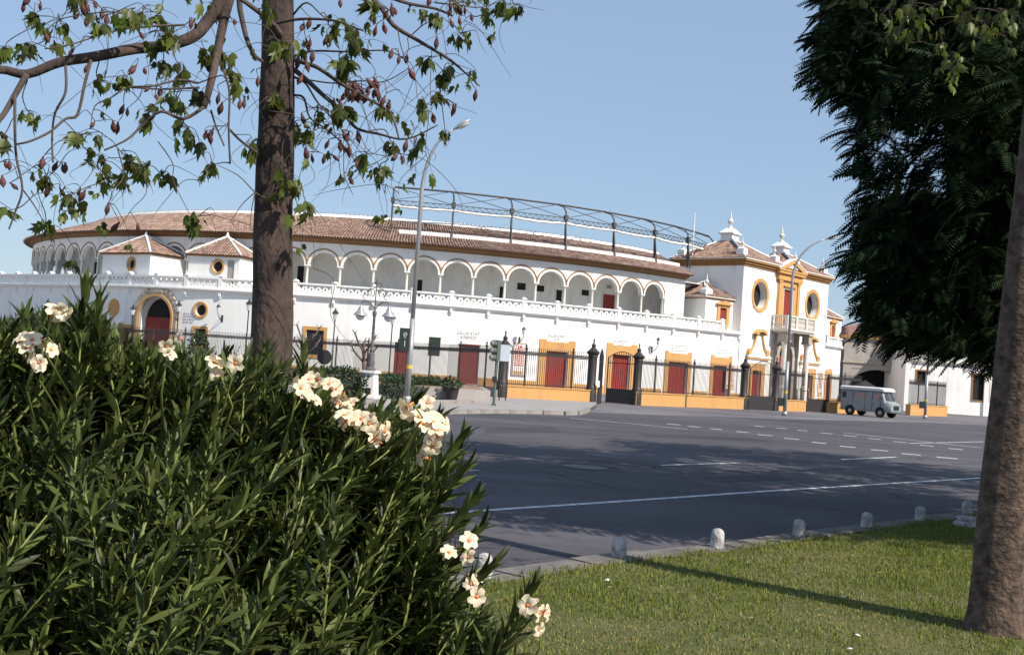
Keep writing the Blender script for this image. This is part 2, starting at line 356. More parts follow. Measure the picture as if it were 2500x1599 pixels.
def wall_mesh(mp, s0, s1, z0, z1, ops, depth=.4, ds=1.0, mb=None):
    "wall with real openings; mp(s, off, z) -> point"
    mb = mb or MB()
    S = set(np.linspace(s0, s1, max(1, int((s1-s0)/ds))+1)); Z = {z0, z1}
    for o in ops: S |= {o[0], o[1]}; Z |= {o[2], o[3]}
    S = sorted(S); Z = sorted(Z)
    for a, b in zip(S, S[1:]):
        if b-a < 1e-6: continue
        for c, d in zip(Z, Z[1:]):
            if d-c < 1e-6: continue
            x, z = (a+b)/2, (c+d)/2
            if any(o[0] < x < o[1] and o[2] < z < o[3] for o in ops): continue
            mb.add([mp(a, 0, c), mp(b, 0, c), mp(b, 0, d), mp(a, 0, d)], [(0, 1, 2, 3)])
    for o in ops:
        a, b, c, d = o[:4]; sh = o[4] if len(o) > 4 else 'rect'; dp = o[5] if len(o) > 5 else depth
        if sh == 'rect': cur = [(a, c), (b, c), (b, d), (a, d)]; cl = True
        else:
            r = (b-a)/2; mx = (a+b)/2; n = 28
            if sh == 'circle': cz = (c+d)/2; A = [2*math.pi*i/n for i in range(n+1)]; rz = (d-c)/2
            else: cz = d-r; A = [math.pi*i/n for i in range(n+1)]; rz = r
            cu = [(mx+r*math.cos(t), cz+rz*math.sin(t)) for t in A]
            ou = []
            for t in A:
                x, z = math.cos(t), math.sin(t); k = max(abs(x), abs(z)); ou.append((mx+r*x/k, cz+rz*z/k))
            for i in range(n):
                mb.add([mp(*[cu[i][0], 0, cu[i][1]]), mp(cu[i+1][0], 0, cu[i+1][1]), mp(ou[i+1][0], 0, ou[i+1][1]), mp(ou[i][0], 0, ou[i][1])], [(0, 1, 2, 3)])
            cur = cu[:-1] if sh == 'circle' else [(a, c), (b, c)]+cu
        n = len(cur)
        for i in range(n):
            p, q = cur[i], cur[(i+1) % n]
            mb.add([mp(p[0], 0, p[1]), mp(q[0], 0, q[1]), mp(q[0], -dp, q[1]), mp(p[0], -dp, p[1])], [(0, 1, 2, 3)])
    return mb
def sweep(mp, ss, prof, mb=None, closed=True):
    "profile [(off, z)] swept along s stations"
    mb = mb or MB(); n = len(prof); base = len(mb.v)
    for s in ss: mb.v += [mp(s, o, z) for o, z in prof]
    for i in range(len(ss)-1):
        for j in range(n if closed else n-1):
            mb.f.append((base+i*n+j, base+(i+1)*n+j, base+(i+1)*n+(j+1) % n, base+i*n+(j+1) % n))
    if closed: mb.f += [tuple(base+j for j in range(n-1, -1, -1)), tuple(base+(len(ss)-1)*n+j for j in range(n))]
    return mb
def ell(cx, cz, rx, rz, n=24, a0=0, a1=360): return [(cx+rx*math.cos(rad(a0+(a1-a0)*i/n)), cz+rz*math.sin(rad(a0+(a1-a0)*i/n))) for i in range(n if a1-a0 == 360 else n+1)]

# ================================================================== SETTING
def struct(name, mb, m, parent=None):
    o = mb.build(name, m, parent)
    if parent is None: o['kind'] = 'structure'
    return o
struct('ground', MB().slab([(-1500, -400), (1500, -400), (1500, 1800), (-1500, 1800)], -.40, -.02), 'apron')
road = struct('road', MB().slab([(-130, -60), (170, -60), (170, 150), (-130, 150)], -.019, 0), 'asphalt')
# near kerb and lawn; posts give the line of the kerb
BOLL = [gnd(x, y, .08) for x, y in [(1180, 1408), (1511, 1360), (1750, 1335), (1950, 1308), (2115, 1287), (2245, 1270), (2360, 1253)]]
b0, b1 = BOLL[0], BOLL[-1]
kd0 = (BOLL[1]-BOLL[0]).normalized(); kd1 = (BOLL[-1]-BOLL[-3]).normalized()
kp = [(b0-kd0*t) for t in (30, 20, 12, 6, 3)]+BOLL+[(b1+kd1*t) for t in (3, 8, 20, 60)]
KP = Path([(p.x, p.y) for p in kp])            # +x along, lawn is on the outward (camera) side
stn = list(np.arange(0, KP.L, .8))+[KP.L]
kerb = struct('lawn_kerb', MB(), 'kerb')
nk = int(KP.L/1.0); kmesh = MB().box(-.493, .493, -.16, .16, -.02, .085).mesh('kerb_stone')
for i in range(nk):
    t = (i+.5)*KP.L/nk
    if 18 < t < 75: obj('kerb_stone', kmesh, 'kerbn', kerb, KP.fr(t, 0, random.uniform(-.008, .006)))
lawn_poly = [KP.P(t, .10, 0)[:2] for t in stn]
lp = lawn_poly+[(90, -60), (-60, -60)]
lawn = struct('lawn', MB().slab(lp, -.015, .07), 'lawn')
def lawn_side(x, y):
    "distance to the kerb line, positive on the lawn"
    q = KP.xy; best = 1e9; sgn = 1
    for i in range(len(q)-1):
        ax, ay = q[i]; bx, by = q[i+1]; ex, ey = bx-ax, by-ay
        u = np.clip(((x-ax)*ex+(y-ay)*ey)/(ex*ex+ey*ey), 0, 1); dx, dy = x-ax-u*ex, y-ay-u*ey
        d = np.hypot(dx, dy); c = ex*dy-ey*dx
        if i == 0: best = d; sgn = np.where(c < 0, 1, -1)
        else: sgn = np.where(d < best, np.where(c < 0, 1, -1), sgn); best = np.minimum(best, d)
    return best*sgn
# bare earth under the oleander
th = np.linspace(0, 2*np.pi, 40, endpoint=False)
struct('soil', MB().slab([(-1.15+(1.75+.18*math.sin(3*a+1)+.1*math.sin(7*a))*math.cos(a), 4.15+(2.25+.2*math.sin(4*a)+.1*math.sin(9*a))*math.sin(a)) for a in th], .05, .078), 'soil')
# far pavement (raised) and forecourt (flush)
pv = [gnd(x, y, .14) for x, y in [(960, 999), (1080, 1000), (1200, 999), (1300, 1001), (1375, 1004), (1405, 1004), (1424, 1000), (1432, 994)]]
pl = [(p.x, p.y) for p in pv]
e0 = Vector((pl[0][0]-pl[1][0], pl[0][1]-pl[1][1])).normalized()
outl = [(pl[0][0]+e0.x*60, pl[0][1]+e0.y*60), (pl[0][0]+e0.x*30, pl[0][1]+e0.y*30)]+pl
fl = [gnd(x, y, 0) for x, y in [(1222, 976), (1453, 987), (1552, 989.5), (1824, 1000), (1893, 1003), (1967, 1005), (2022, 1008), (2053, 1009)]]
pavement = struct('pavement', MB().slab(outl+[(4.9, 60.2), (-.34, 57.2), (-3.6, 64), (-10.5, 74), (-16, 78.5), (-21, 80), (-27, 82), (-55, 98), (-90, 110), (-90, 0)], -.015, .125), 'pave')
kpth = Path(outl)
km2 = MB().box(-.49, .49, -.13, .13, -.02, .145).mesh('far_kerb_stone')
for i in range(int(kpth.L)):
    t = i+.5
    if t > 34: obj('kerb_stone', km2, 'kerb', pavement, kpth.fr(t, .05, random.uniform(-.006, .006)))
ap = [gnd(x, y, 0) for x, y in [(1424, 1006), (1560, 1011), (1720, 1016), (1905, 1023), (2100, 1027), (2300, 1033), (2500, 1042)]]
struct('forecourt', MB().slab([(p.x, p.y) for p in ap]+[(90, 110), (90, 145), (-60, 145), (-60, 100), (-27, 82.3), (-21, 80.3), (-16, 78.8), (-10.4, 74.3), (-3.5, 64.3), (-.2, 57.5), (4.95, 60.4), (4.3, 53)], -.017, .004), 'apron')
# painted lines
def line(pts, wd):
    mb = MB(); P = [gnd(x, y, 0) for x, y in pts]
    for a, b in zip(P, P[1:]):
        d = (b-a).normalized(); n = Vector((d.y, -d.x, 0))*wd/2
        mb.add([p+Vector((0, 0, .0045)) for p in (a-n, b-n, b+n, a+n)], [(0, 1, 2, 3)])
    return mb
zc = lambda x, y: (1000+x*.623, 950+y*.623)
MK = [([(1000, 1259), (1170, 1247), (1500, 1225), (1900, 1197), (2390, 1167), (2700, 1150)], .12),
      ([zc(985, 298), zc(1295, 289)], .11), ([zc(1690, 276), zc(1905, 266)], .11), ([zc(40, 322), zc(270, 318)], .11),
      ([zc(630, 114), zc(860, 134), zc(1090, 157)], .13), ([zc(1700, 170), zc(1950, 198), zc(2240, 230)], .14), ([zc(1960, 212), zc(2250, 206)], .12)]
for r_ in ([(1010, 136, 50), (1090, 145, 48), (1180, 155, 45), (1280, 166, 48), (1365, 178, 58), (1467, 192, 60), (1575, 208, 58), (1685, 223, 62), (1808, 237, 68), (1928, 252, 75), (2065, 266, 82)],
           [(1350, 144, 40), (1436, 152, 42), (1520, 160, 40), (1610, 171, 48), (1700, 181, 52), (1797, 193, 52), (1895, 205, 55), (2000, 219, 55), (2110, 232, 60)]):
    for x, y, l in r_: MK.append(([zc(x, y), zc(x+l, y+l*.085)], .28))
for p, wd in MK: line(p, wd).build('road_marking', 'paint', road)
M['tar'] = mat('tar_seal', (.03, .03, .035), .8, .2, 9)
for p in ([zc(560, 236), zc(700, 258), zc(960, 305), zc(1300, 375)], [zc(420, 300), zc(620, 345), zc(800, 385)], [zc(940, 335), zc(1400, 323), zc(1900, 305), zc(2240, 290)]): line(p, .035).build('tar_seam', 'tar', road)
M['patch'] = asphalt('repair_asphalt', (.060, .056, .066), None, False)
for quad in ([zc(580, 285), zc(760, 275), zc(900, 300), zc(690, 318)], [zc(900, 175), zc(1330, 190), zc(1420, 205), zc(930, 186)], [zc(1150, 345), zc(1420, 335), zc(1500, 352), zc(1190, 365)], [zc(300, 150), zc(560, 150), zc(600, 168), zc(290, 172)]):
    MB().add([gnd(x, y, .0035) for x, y in quad], [(0, 1, 2, 3)]).build('repair_patch', 'patch', road)
mh = gnd(*zc(690, 306)); MB().lathe([(.42, 0), (.42, .006)], 24).build('manhole_cover', 'steel', road, T(mh.x, mh.y, .003))
# grass
n = 440000
gx = rng.uniform(-2.5, 9.5, n); gy = rng.uniform(5.2, 17.5, n)
far = np.arange(n) > 300000                  # the lawn goes on, more thinly sown, outside the picture
gx[far] = rng.uniform(-4, 15, far.sum()); gy[far] = rng.uniform(2.5, 23, far.sum())
sdist = lawn_side(gx, gy); pxx = gx/gy
core = (pxx < .56) & (pxx > -.22) & (gy > 5.2) & (gy < 17.5)
keep = (sdist > .08) & (core ^ far)
bare = ((gx+1.15)/1.65)**2+((gy-4.15)/2.2)**2
keep &= (bare+rng.normal(0, .16, n)) > 1.0
keep &= rng.random(n) < np.clip(13.0/gy, .55, 1)
gx, gy, sdist, far = gx[keep], gy[keep], sdist[keep], far[keep]; n = len(gx)
def vnoise(x, y, s, seed):
    r = np.random.default_rng(seed).random((64, 64)); X, Y = x*s % 63, y*s % 63
    i, j = X.astype(int), Y.astype(int); fx, fy = X-i, Y-j; fx = fx*fx*(3-2*fx); fy = fy*fy*(3-2*fy)
    return (r[i, j]*(1-fx)+r[i+1, j]*fx)*(1-fy)+(r[i, j+1]*(1-fx)+r[i+1, j+1]*fx)*fy
ng = vnoise(gx+20, gy, 1.1, 1)*.6+vnoise(gx+20, gy, 4.0, 2)*.4
hgt = (.016+.034*ng)*rng.uniform(.6, 1.4, n)+np.where(sdist < .3, .035*rng.random(n)*(vnoise(gx+20, gy, 3.1, 9) > .5), 0)
az = rng.uniform(0, 2*np.pi, n); lean = rng.normal(0, .62, n)
dv = np.stack([np.cos(az)*np.sin(lean), np.sin(az)*np.sin(lean), np.cos(lean)], 1)
sv = np.stack([-np.sin(az), np.cos(az), np.zeros(n)], 1); nv = np.cross(sv, dv)
R = np.stack([sv*(np.where(far, .011, .006)*(1+.5*rng.random(n)))[:, None], dv*hgt[:, None], nv*hgt[:, None]], 2)
BV = [(-.6, 0, 0), (.6, 0, 0), (-.45, .55, .06), (.45, .55, .06), (0, 1, .28)]; BF = [(0, 1, 3), (0, 3, 2), (2, 3, 4)]
P = np.stack([gx, gy, np.full(n, .065)], 1)
dry = (ng+rng.normal(0, .13, n)) < .36
M['drygrass'] = leafmat('dry_grass_blade', (.27, .235, .085), .3, .7, .3, spec=.2)
tag(inst('grass', BV, BF, R[~dry], P[~dry], 'grass'), 'short green lawn grass around the right-hand trunk', 'grass', kind='stuff')
tag(inst('dry_grass', BV, BF, R[dry], P[dry], 'drygrass'), 'straw-coloured dry blades mixed through the lawn', 'grass', kind='stuff')
nl = 420; lx = rng.uniform(-.8, 8, nl); ly = rng.uniform(6.2, 16, nl); kk = lawn_side(lx, ly) > .0; lx, ly = lx[kk], ly[kk]; nl = len(lx)
la = rng.uniform(0, 6.28, nl); ti = rng.normal(0, .4, nl); z0_ = np.zeros(nl)
e1 = np.stack([np.cos(la)*np.cos(ti), np.sin(la)*np.cos(ti), np.sin(ti)], 1); e2 = np.stack([-np.sin(la), np.cos(la), z0_], 1); e3 = np.cross(e1, e2); lsz = rng.uniform(.015, .035, nl)[:, None]
M['fallen'] = leafmat('fallen_leaf', (.22, .13, .06), .1, .8, .5)
tag(inst('fallen_leaves', [(-.3, 0, 0), (0, -.3, .05), (.35, 0, .12), (0, 1, 0)], [(0, 1, 3), (1, 2, 3)], np.stack([e1*lsz, e2*lsz, e3*lsz], 2), np.stack([lx, ly, np.full(nl, .10)], 1), 'fallen'), 'small dry brown leaves fallen over the lawn', 'leaves', kind='stuff')
# paper scraps lying in the grass
for k, (x, y, lb) in enumerate([(1482, 1412, 'white paper scrap in the grass nearest the stone bollards'), (2058, 1452, 'white paper scrap in the middle of the lawn by the trunk shadow'), (2095, 1547, 'pale crumpled paper scrap in the grass left of the big trunk'), (2075, 1580, 'white paper scrap in the grass at the bottom of the picture')]):
    p = gnd(x, y, .1); mb = MB()
    mb.add([(-.03, -.02, 0), (.03, -.025, .008), (.035, .02, .02), (-.025, .025, .012), (0, 0, .03)], [(0, 1, 4), (1, 2, 4), (2, 3, 4), (3, 0, 4), (3, 2, 1, 0)])
    tag(mb.build('paper_scrap', 'litter', None, T(p.x, p.y, .085, k*1.3) @ Matrix.Scale(.6, 4)), lb, 'litter', 'paper scraps on the lawn')

# ================================================================== BULLRING
RC = Vector((-12.5, 127.0)); RA = 39.6                     # ring centre and arcade radius
WX = lambda x: 63.637+math.sqrt(20.5**2+(.9*(x+12))**2)-2.0*math.exp(-((x+29)/11.0)**2)
wallP = Path([(x, WX(x)) for x in np.linspace(-66, 20.6, 130)])
ring = thing('bullring', 'white bullring with arcaded upper gallery and long curved terracotta roof', 'building', (-12, 84.3, 0))
def W(s, o, z): return wallP.P(s, o, z)
def rp(th, r, z): a = rad(th); return (RC.x+r*math.sin(a), RC.y-r*math.cos(a), z)
def part(name, me_or_mb, m, Mw=None, parent=None, smooth=False):
    me = me_or_mb.mesh(name, smooth) if isinstance(me_or_mb, MB) else me_or_mb
    return obj(name, me, m, parent or ring, Mw)
def wh(px, py, off=0): return wallP.hit(px, py, off)
# --- openings of the lower wall from photo positions: (kind, left, right, top, bottom)
ops = []; DO = {}
def opening(key, xl, xr, yt, yb, ym=None, shape='rect', z0=None, depth=.4):
    ym = ym or (yt+yb)/2
    s0 = wh(xl, ym)[0]; s1 = wh(xr, ym)[0]; xm = (xl+xr)/2
    z1 = wh(xm, yt)[1]; zz = wh(xm, yb)[1] if z0 is None else z0
    DO[key] = (s0, s1, zz, z1); ops.append((s0, s1, zz, z1, shape, depth))
B0 = .16
opening('portal', 343, 419, 727, 900, 800, 'arch', B0, .7)
opening('oc', 477, 503, 743, 771, None, 'circle', depth=.5)
opening('winL', 474, 502, 803, 843)
opening('blue', 746, 789, 806, 866, depth=.25)
opening('dA', 962, 1000, 836, 0, 880, z0=B0)
opening('gw', 1046, 1075, 823, 869, depth=.12)
opening('dB', 1118, 1168, 842, 0, 890, z0=B0, depth=.25)
opening('dC', 1330, 1383, 858, 0, 910, z0=B0+.1)
opening('dD', 1493, 1537, 866, 0, 910, z0=B0+.1)
opening('dE', 1629, 1676, 884, 0, 930, z0=B0+.1)
opening('dF', 1740, 1776, 893, 0, 930, z0=B0+.1)
opening('dL', 292, 322, 800, 0, 850, z0=B0)
part('lower_wall', wall_mesh(W, 0, wallP.L, 0, 6.0, ops, .4), 'white')
# ochre plinth band between doors
cuts = sorted([(DO[k][0]-g, DO[k][1]+g) for k, g in (('portal', .5), ('dA', .04), ('dB', .04), ('dC', .75), ('dD', .75), ('dE', .65), ('dF', .6), ('dL', .4))]); cur = 0
for a, b in cuts+[(wallP.L, wallP.L)]:
    if a-cur > .2: part('plinth', sweep(W, np.arange(cur, a, .8).tolist()+[a], [(-.02, .0), (-.02, .72), (.025, .72), (.035, .68), (.035, .0)]), 'ochre')
    cur = b
ss = np.arange(0, wallP.L, .9).tolist()+[wallP.L]
part('terrace_cornice', sweep(W, ss, [(-.1, 5.86), (.05, 5.86), (.10, 5.94), (.24, 6.0), (.30, 6.07), (.30, 6.16), (-.3, 6.16), (-.3, 5.9)]), 'white')
part('terrace_floor', sweep(W, ss, [(.1, 6.03), (-.35, 6.10), (-3.2, 6.11), (-3.2, 6.0), (.05, 5.98)]), 'whiteold')
# --- doors
def doorleaf(w_, h, leaves=2, planks=5):
    mb = MB()
    for l in range(leaves):
        x0 = -w_/2+l*w_/leaves; lw = w_/leaves; pw = lw/planks
        for i in range(planks): mb.box(x0+i*pw+.006, x0+(i+1)*pw-.006, -.02, .02, 0, h)
        mb.box(x0+.01, x0+lw-.01, .012, .035, 0, h)
        for zz in (.25, h*.5, h-.3): mb.box(x0+.03, x0+lw-.03, -.035, -.012, zz, zz+.14)
    return mb
def door(key, planks=5, leaves=2, dep=.3, path=None, rec=None):
    s0, s1, z0, z1 = rec or DO[key]; sm = (s0+s1)/2
    o = part('door', doorleaf(s1-s0, z1-z0, leaves, planks), 'door', (path or wallP).fr(sm, -dep, z0))
    hd = MB().lathe([(.0, 0), (.03, .01), (.03, .04), (0, .05)], 8, Matrix.Translation((.09, -.04, 1.05)) @ Matrix.Rotation(rad(90), 4, 'X'))
    part('handle', hd, 'iron', (path or wallP).fr(sm, -dep, z0), o); return o
for k in ('dA', 'dB', 'dC', 'dD', 'dE', 'dF', 'dL'): door(k, 6 if k in ('dB',) else 5, 2, .18 if k == 'dB' else .3)
def surround(key, g, zt, zc_, path=wallP):
    s0, s1, z0, z1 = DO[key]; sm = (s0+s1)/2; hw = (s1-s0)/2; W2 = hw+g
    out = [(-W2, .02), (-hw, .02), (-hw, z1), (hw, z1), (hw, .02), (W2, .02), (W2, zt), (W2-g*.95, zt), (W2-g*.95, zc_+.02), (W2-g*1.05, zc_), (-W2+g*1.05, zc_), (-W2+g*.95, zc_+.02), (-W2+g*.95, zt), (-W2, zt)]
    part('door_surround', plate(out, [], .12), 'ochre', path.fr(sm, .0, 0))
for k, g, yt, yc in (('dC', .66, 834, 838.5), ('dD', .66, 848, 851), ('dE', .42, 864, 867), ('dF', .42, 873, 876)):
    s0, s1, z0, z1 = DO[k]; zt = z1+.92; surround(k, g, zt, zt-.16)
surround('dL', .4, DO['dL'][3]+.35, DO['dL'][3]+.28)
s0, s1, z0, z1 = DO['dL']; part('door_hood', MB().lathe([(.72, -.05), (.74, 0), (.72, .05)], 28, Matrix.Rotation(rad(90), 4, 'X')), 'ochre', wallP.fr(wh(278, 751)[0], .0, wh(278, 751)[1]))
# lintel of the green-topped door and panels
s0, s1, z0, z1 = DO['dA']; part('door_transom', MB().box(s0-(s0+s1)/2, s1-(s0+s1)/2, -.06, .02, 0, .55), 'green', wallP.fr((s0+s1)/2, -.16, z1-.56))
s0, s1, z0, z1 = DO['dB']; part('door_lintel', MB().box(-(s1-s0)/2-.06, (s1-s0)/2+.06, -.06, .2, -.02, .06), 'door', wallP.fr((s0+s1)/2, 0, z1))
# --- windows of the lower wall
def window(key, mframe, g, mfill, dep, bars=True):
    s0, s1, z0, z1 = DO[key]; sm = (s0+s1)/2; hw = (s1-s0)/2; h = z1-z0
    f = part('window', MB().box(-hw, hw, -.02, .02, 0, h), mfill, wallP.fr(sm, -dep, z0))
    if mframe: part('window_frame', plate([(-hw-g, -g), (hw+g, -g), (hw+g, h+g), (-hw-g, h+g)], [[(-hw, 0), (hw, 0), (hw, h), (-hw, h)]], .10), mframe, wallP.fr(sm, .0, z0), f)
    if bars:
        mb = MB(); nb = max(3, int(2*hw/.16))
        for i in range(1, nb): mb.bar((-hw+2*hw*i/nb, -.05, 0), (-hw+2*hw*i/nb, -.05, h), .022)
        for zz in (h*.33, h*.66): mb.bar((-hw, -.05, zz), (hw, -.05, zz), .022)
        part('window_grille', mb, 'iron', wallP.fr(sm, -dep+.05, z0), f)
    return f
window('blue', 'ochre', .27, 'bluegrille', .16); window('gw', None, 0, 'green', .05, False); window('winL', 'ochre', .2, 'dark', .25)
def oculus(parent, Mw, r, rw, dep, fill='dark'):
    o = part('oculus', MB().lathe([(r, -.02), (r, .02)], 32, Matrix.Translation((0, dep, 0)) @ Matrix.Rotation(rad(90), 4, 'X')), fill, Mw, parent)
    me = MB(); prof = [(r-.005, .06), (r-.005, -.03), (r+rw*.25, -.07), (r+rw*.55, -.05), (r+rw*.75, -.08), (r+rw, -.06), (r+rw, .06)]
    n = 40; vs = [(q*math.cos(2*math.pi*i/n), y, q*math.sin(2*math.pi*i/n)) for i in range(n) for q, y in prof]; k = len(prof)
    me.add(vs, [(i*k+j, i*k+(j+1) % k, ((i+1) % n)*k+(j+1) % k, ((i+1) % n)*k+j) for i in range(n) for j in range(k)])
    ob = obj('oculus_ring', auto(me.mesh('ring')), 'ochre', parent, Mw); return o
s0, s1, z0, z1 = DO['oc']; oculus(ring, wallP.fr((s0+s1)/2, 0, (z0+z1)/2), (s1-s0)/2, .2, .35)
# --- left stone portal
s0, s1, z0, z1 = DO['portal']; sm = (s0+s1)/2; hw = (s1-s0)/2; FRp = wallP.fr(sm, 0, 0); zs = z1-hw
arc = lambda r: [(r*math.cos(rad(a)), zs+r*math.sin(rad(a))) for a in np.linspace(0, 180, 33)]
portal = part('stone_portal', plate([(hw+.62, 0)]+arc(hw+.62)+[(-hw-.62, 0), (-hw-.02, 0)]+arc(hw+.02)[::-1]+[(hw+.02, 0)], [], .22), 'stone', wallP.fr(sm, .1, 0))
part('moulding', plate([(hw+.30, 0)]+arc(hw+.30)+[(-hw-.30, 0), (-hw-.12, 0)]+arc(hw+.12)[::-1]+[(hw+.12, 0)], [], .10), 'ochre', wallP.fr(sm, .24, 0), portal)
for a in np.linspace(6, 174, 15):
    x, z = (hw+.68)*math.cos(rad(a)), zs+(hw+.68)*math.sin(rad(a))
    mb = MB().box(-.17, .17, -.12, .12, -.09, .16+.05*random.random(), Matrix.Translation((x, 0, z)) @ Matrix.Rotation(rad(90-a), 4, 'Y'))
    part('voussoir', mb, 'stone', wallP.fr(sm, .12, 0), portal)
part('crest', MB().prism([(-.7, 0), (.7, 0), (.55, .25), (.3, .22), (.15, .48), (-.15, .48), (-.3, .22), (-.55, .25)], -.12, .1), 'stone', wallP.fr(sm, .15, z1+.42), portal)
part('door', doorleaf(2*hw, zs+.1-z0, 2, 7), 'door', wallP.fr(sm, -.55, z0), portal)
part('tympanum', MB().box(-hw, hw, 0, .02, zs+.1, z1), 'dark', wallP.fr(sm, -.62, 0), portal)
# --- balustrade: piers and pierced panels
BW = 3.0
bal = part('balustrade_base', sweep(W, ss, [(.16, 6.16), (.16, 6.30), (-.12, 6.30), (-.12, 6.16)]), 'white')
sA = wh(1279, 735)[0]; off0 = sA % BW
pier_me = MB().box(-.17, .17, -.16, .16, 6.16, 7.13).box(-.22, .22, -.21, .21, 7.13, 7.19).mesh('pier')
cap_me = MB().lathe([(.21, 7.19), (.20, 7.23), (.12, 7.29), (.03, 7.31)], 10).mesh('cap', True)
L2 = BW/2-.17; nm = 5; mw = 2*L2/nm; zb, zt = 6.30, 6.93
holes = []
for i in range(nm):
    c = -L2+(i+.5)*mw
    holes.append([(c-mw*.30, zt-.10), (c+mw*.30, zt-.10), (c, zt-.37)])
    if i < nm-1:
        c2 = c+mw/2; holes.append([(c2, zt-.20), (c2+.085, zt-.33), (c2, zt-.46), (c2-.085, zt-.33)])
    holes.append([(c-.06, zb+.10), (c+.06, zb+.10), (c, zb+.19)])
pan_me = plate([(-L2, zb), (L2, zb), (L2, zt), (-L2, zt)], holes, .13, 'balustrade_panel')
rail_me = MB().prism([(-L2, 6.93), (L2, 6.93), (L2, 7.05), (-L2, 7.05)], -.17, .17).mesh('handrail')
s = off0+BW
while s < wallP.L-.3:
    F_ = wallP.fr(s, .02, 0); p_ = obj('balustrade_pier', pier_me, 'white', ring, F_); obj('pier_cap', cap_me, 'white', p_, F_)
    if s+BW < wallP.L+.2:
        F2 = wallP.fr(s+BW/2, .02, 0); q_ = obj('balustrade_panel', pan_me, 'white', ring, F2); obj('handrail', rail_me, 'white', q_, F2)
    b_ = MB().prism([(-.02, 0), (.02, 0)], 0, .1) if False else None
    s += BW
brk = MB().box(-.09, .09, -.22, .02, 5.62, 5.88).box(-.09, .09, -.12, .02, 5.46, 5.62).mesh('bracket')
s = off0+BW/2
while s < wallP.L-.5:
    obj('bracket', brk, 'white', ring, wallP.fr(s+BW/2, 0, 0)); s += BW
# --- arcade
DT = 3.86; th0 = 40.31; NB = 37
cols = [th0-DT*k for k in range(NB)]
ch = 2*RA*math.sin(rad(DT/2)); hwb = ch/2
col_me = auto(MB().lathe([(.17, 6.10), (.17, 6.22), (.13, 6.26), (.15, 6.32), (.115, 6.36), (.12, 7.3), (.10, 8.42), (.13, 8.45), (.10, 8.48), (.17, 8.62), (.18, 8.66)], 12).mesh('column'))
imp_me = MB().box(-.22, .22, -.22, .22, 8.66, 8.74).mesh('impost')
ra = hwb-.20; zc0 = 8.74
arch_out = [(-hwb, zc0)]+[(-ra*math.cos(rad(a)), zc0+.93*ra*math.sin(rad(a))) for a in np.linspace(0, 180, 25)]+[(hwb, zc0), (hwb, 10.55), (-hwb, 10.55)]
arch_me = plate(arch_out, [], .44, 'arch')
rb = ra+.27
tr = [(rb*math.cos(rad(a)), zc0+.97*rb*math.sin(rad(a))) for a in np.linspace(0, 180, 41)]
tr = [p for p in tr if abs(p[0]) <= hwb]; tri = [((rb-.085)*math.cos(rad(a)), zc0+.97*(rb-.085)*math.sin(rad(a))) for a in np.linspace(0, 180, 41)]
a0 = math.degrees(math.acos(min(1, hwb/rb)))
o1 = [(rb*math.cos(rad(a)), zc0+.97*rb*math.sin(rad(a))) for a in np.linspace(a0, 180-a0, 30)]
rb2 = rb-.10; a2 = math.degrees(math.acos(min(1, hwb/rb2))) if hwb < rb2 else 0
o2 = [(rb2*math.cos(rad(a)), zc0+.97*rb2*math.sin(rad(a))) for a in np.linspace(180-a2, a2, 30)]
trim_me = plate(o1+o2, [], .05, 'archivolt')
for k, t in enumerate(cols):
    c = rp(t, RA, 0); F_ = T(c[0], c[1], 0, rad(t))
    c_o = obj('column', col_me, 'marble', ring, F_); obj('impost', imp_me, 'white', c_o, F_)
    if k < NB-1:
        tm = t-DT/2; c = rp(tm, RA*math.cos(rad(DT/2)), 0); F2 = T(c[0], c[1], 0, rad(tm))
        a_o = obj('arch', arch_me, 'white', ring, F2)
        c = rp(tm, RA*math.cos(rad(DT/2))+.235, 0); obj('archivolt', trim_me, 'ochred', a_o, T(c[0], c[1], 0, rad(tm)))
RW = lambda t, o, z: rp(t, RA+o, z)
tt = [44.3, *[t for t in np.arange(43, -101, -1.93)]]
def rsk(t, r, z): return rp(t+max(0, t-38)/6.3*5.4*min(1, max(0, (40.72-r)/6.72)), r, z)
part('arcade_end', MB().box(-1.6, 1.1, -.22, .22, 6.1, 10.55), 'white', T(*rp(42.6, RA, 0)[:2], 0, rad(42.6)))
part('eave_cornice', sweep(RW, tt, [(-.25, 10.58), (.24, 10.58), (.30, 10.63), (.34, 10.70), (.55, 10.76), (.62, 10.85), (.62, 10.90), (-.25, 10.90)]), 'eave')
GB = -3.6
gops = []
def gop(xl, xr, yt, yb):
    f = lambda px, py: ringhit(px, py, RA+GB)
    a, b = f(xl, (yt+yb)/2), f(xr, (yt+yb)/2); c = f((xl+xr)/2, yt)[1]; d = max(6.12, f((xl+xr)/2, yb)[1]); return (a[0], b[0], d, c)
def ringhit(px, py, R_):
    d = ray(px, py); a = d.x**2+d.y**2; b = -(d.x*RC.x+d.y*RC.y); c = RC.x**2+RC.y**2-R_*R_
    t = (-b-math.sqrt(b*b-a*c))/a; x, y = d.x*t, d.y*t
    return math.degrees(math.atan2(x-RC.x, RC.y-y)), EYE+d.z*t
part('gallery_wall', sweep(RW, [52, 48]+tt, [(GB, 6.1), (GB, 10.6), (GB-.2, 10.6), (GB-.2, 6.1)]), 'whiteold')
part('gallery_ceiling', sweep(RW, [49, 47]+tt, [(.0, 10.42), (.0, 10.48), (GB, 10.48), (GB, 10.42)]), 'whiteold')
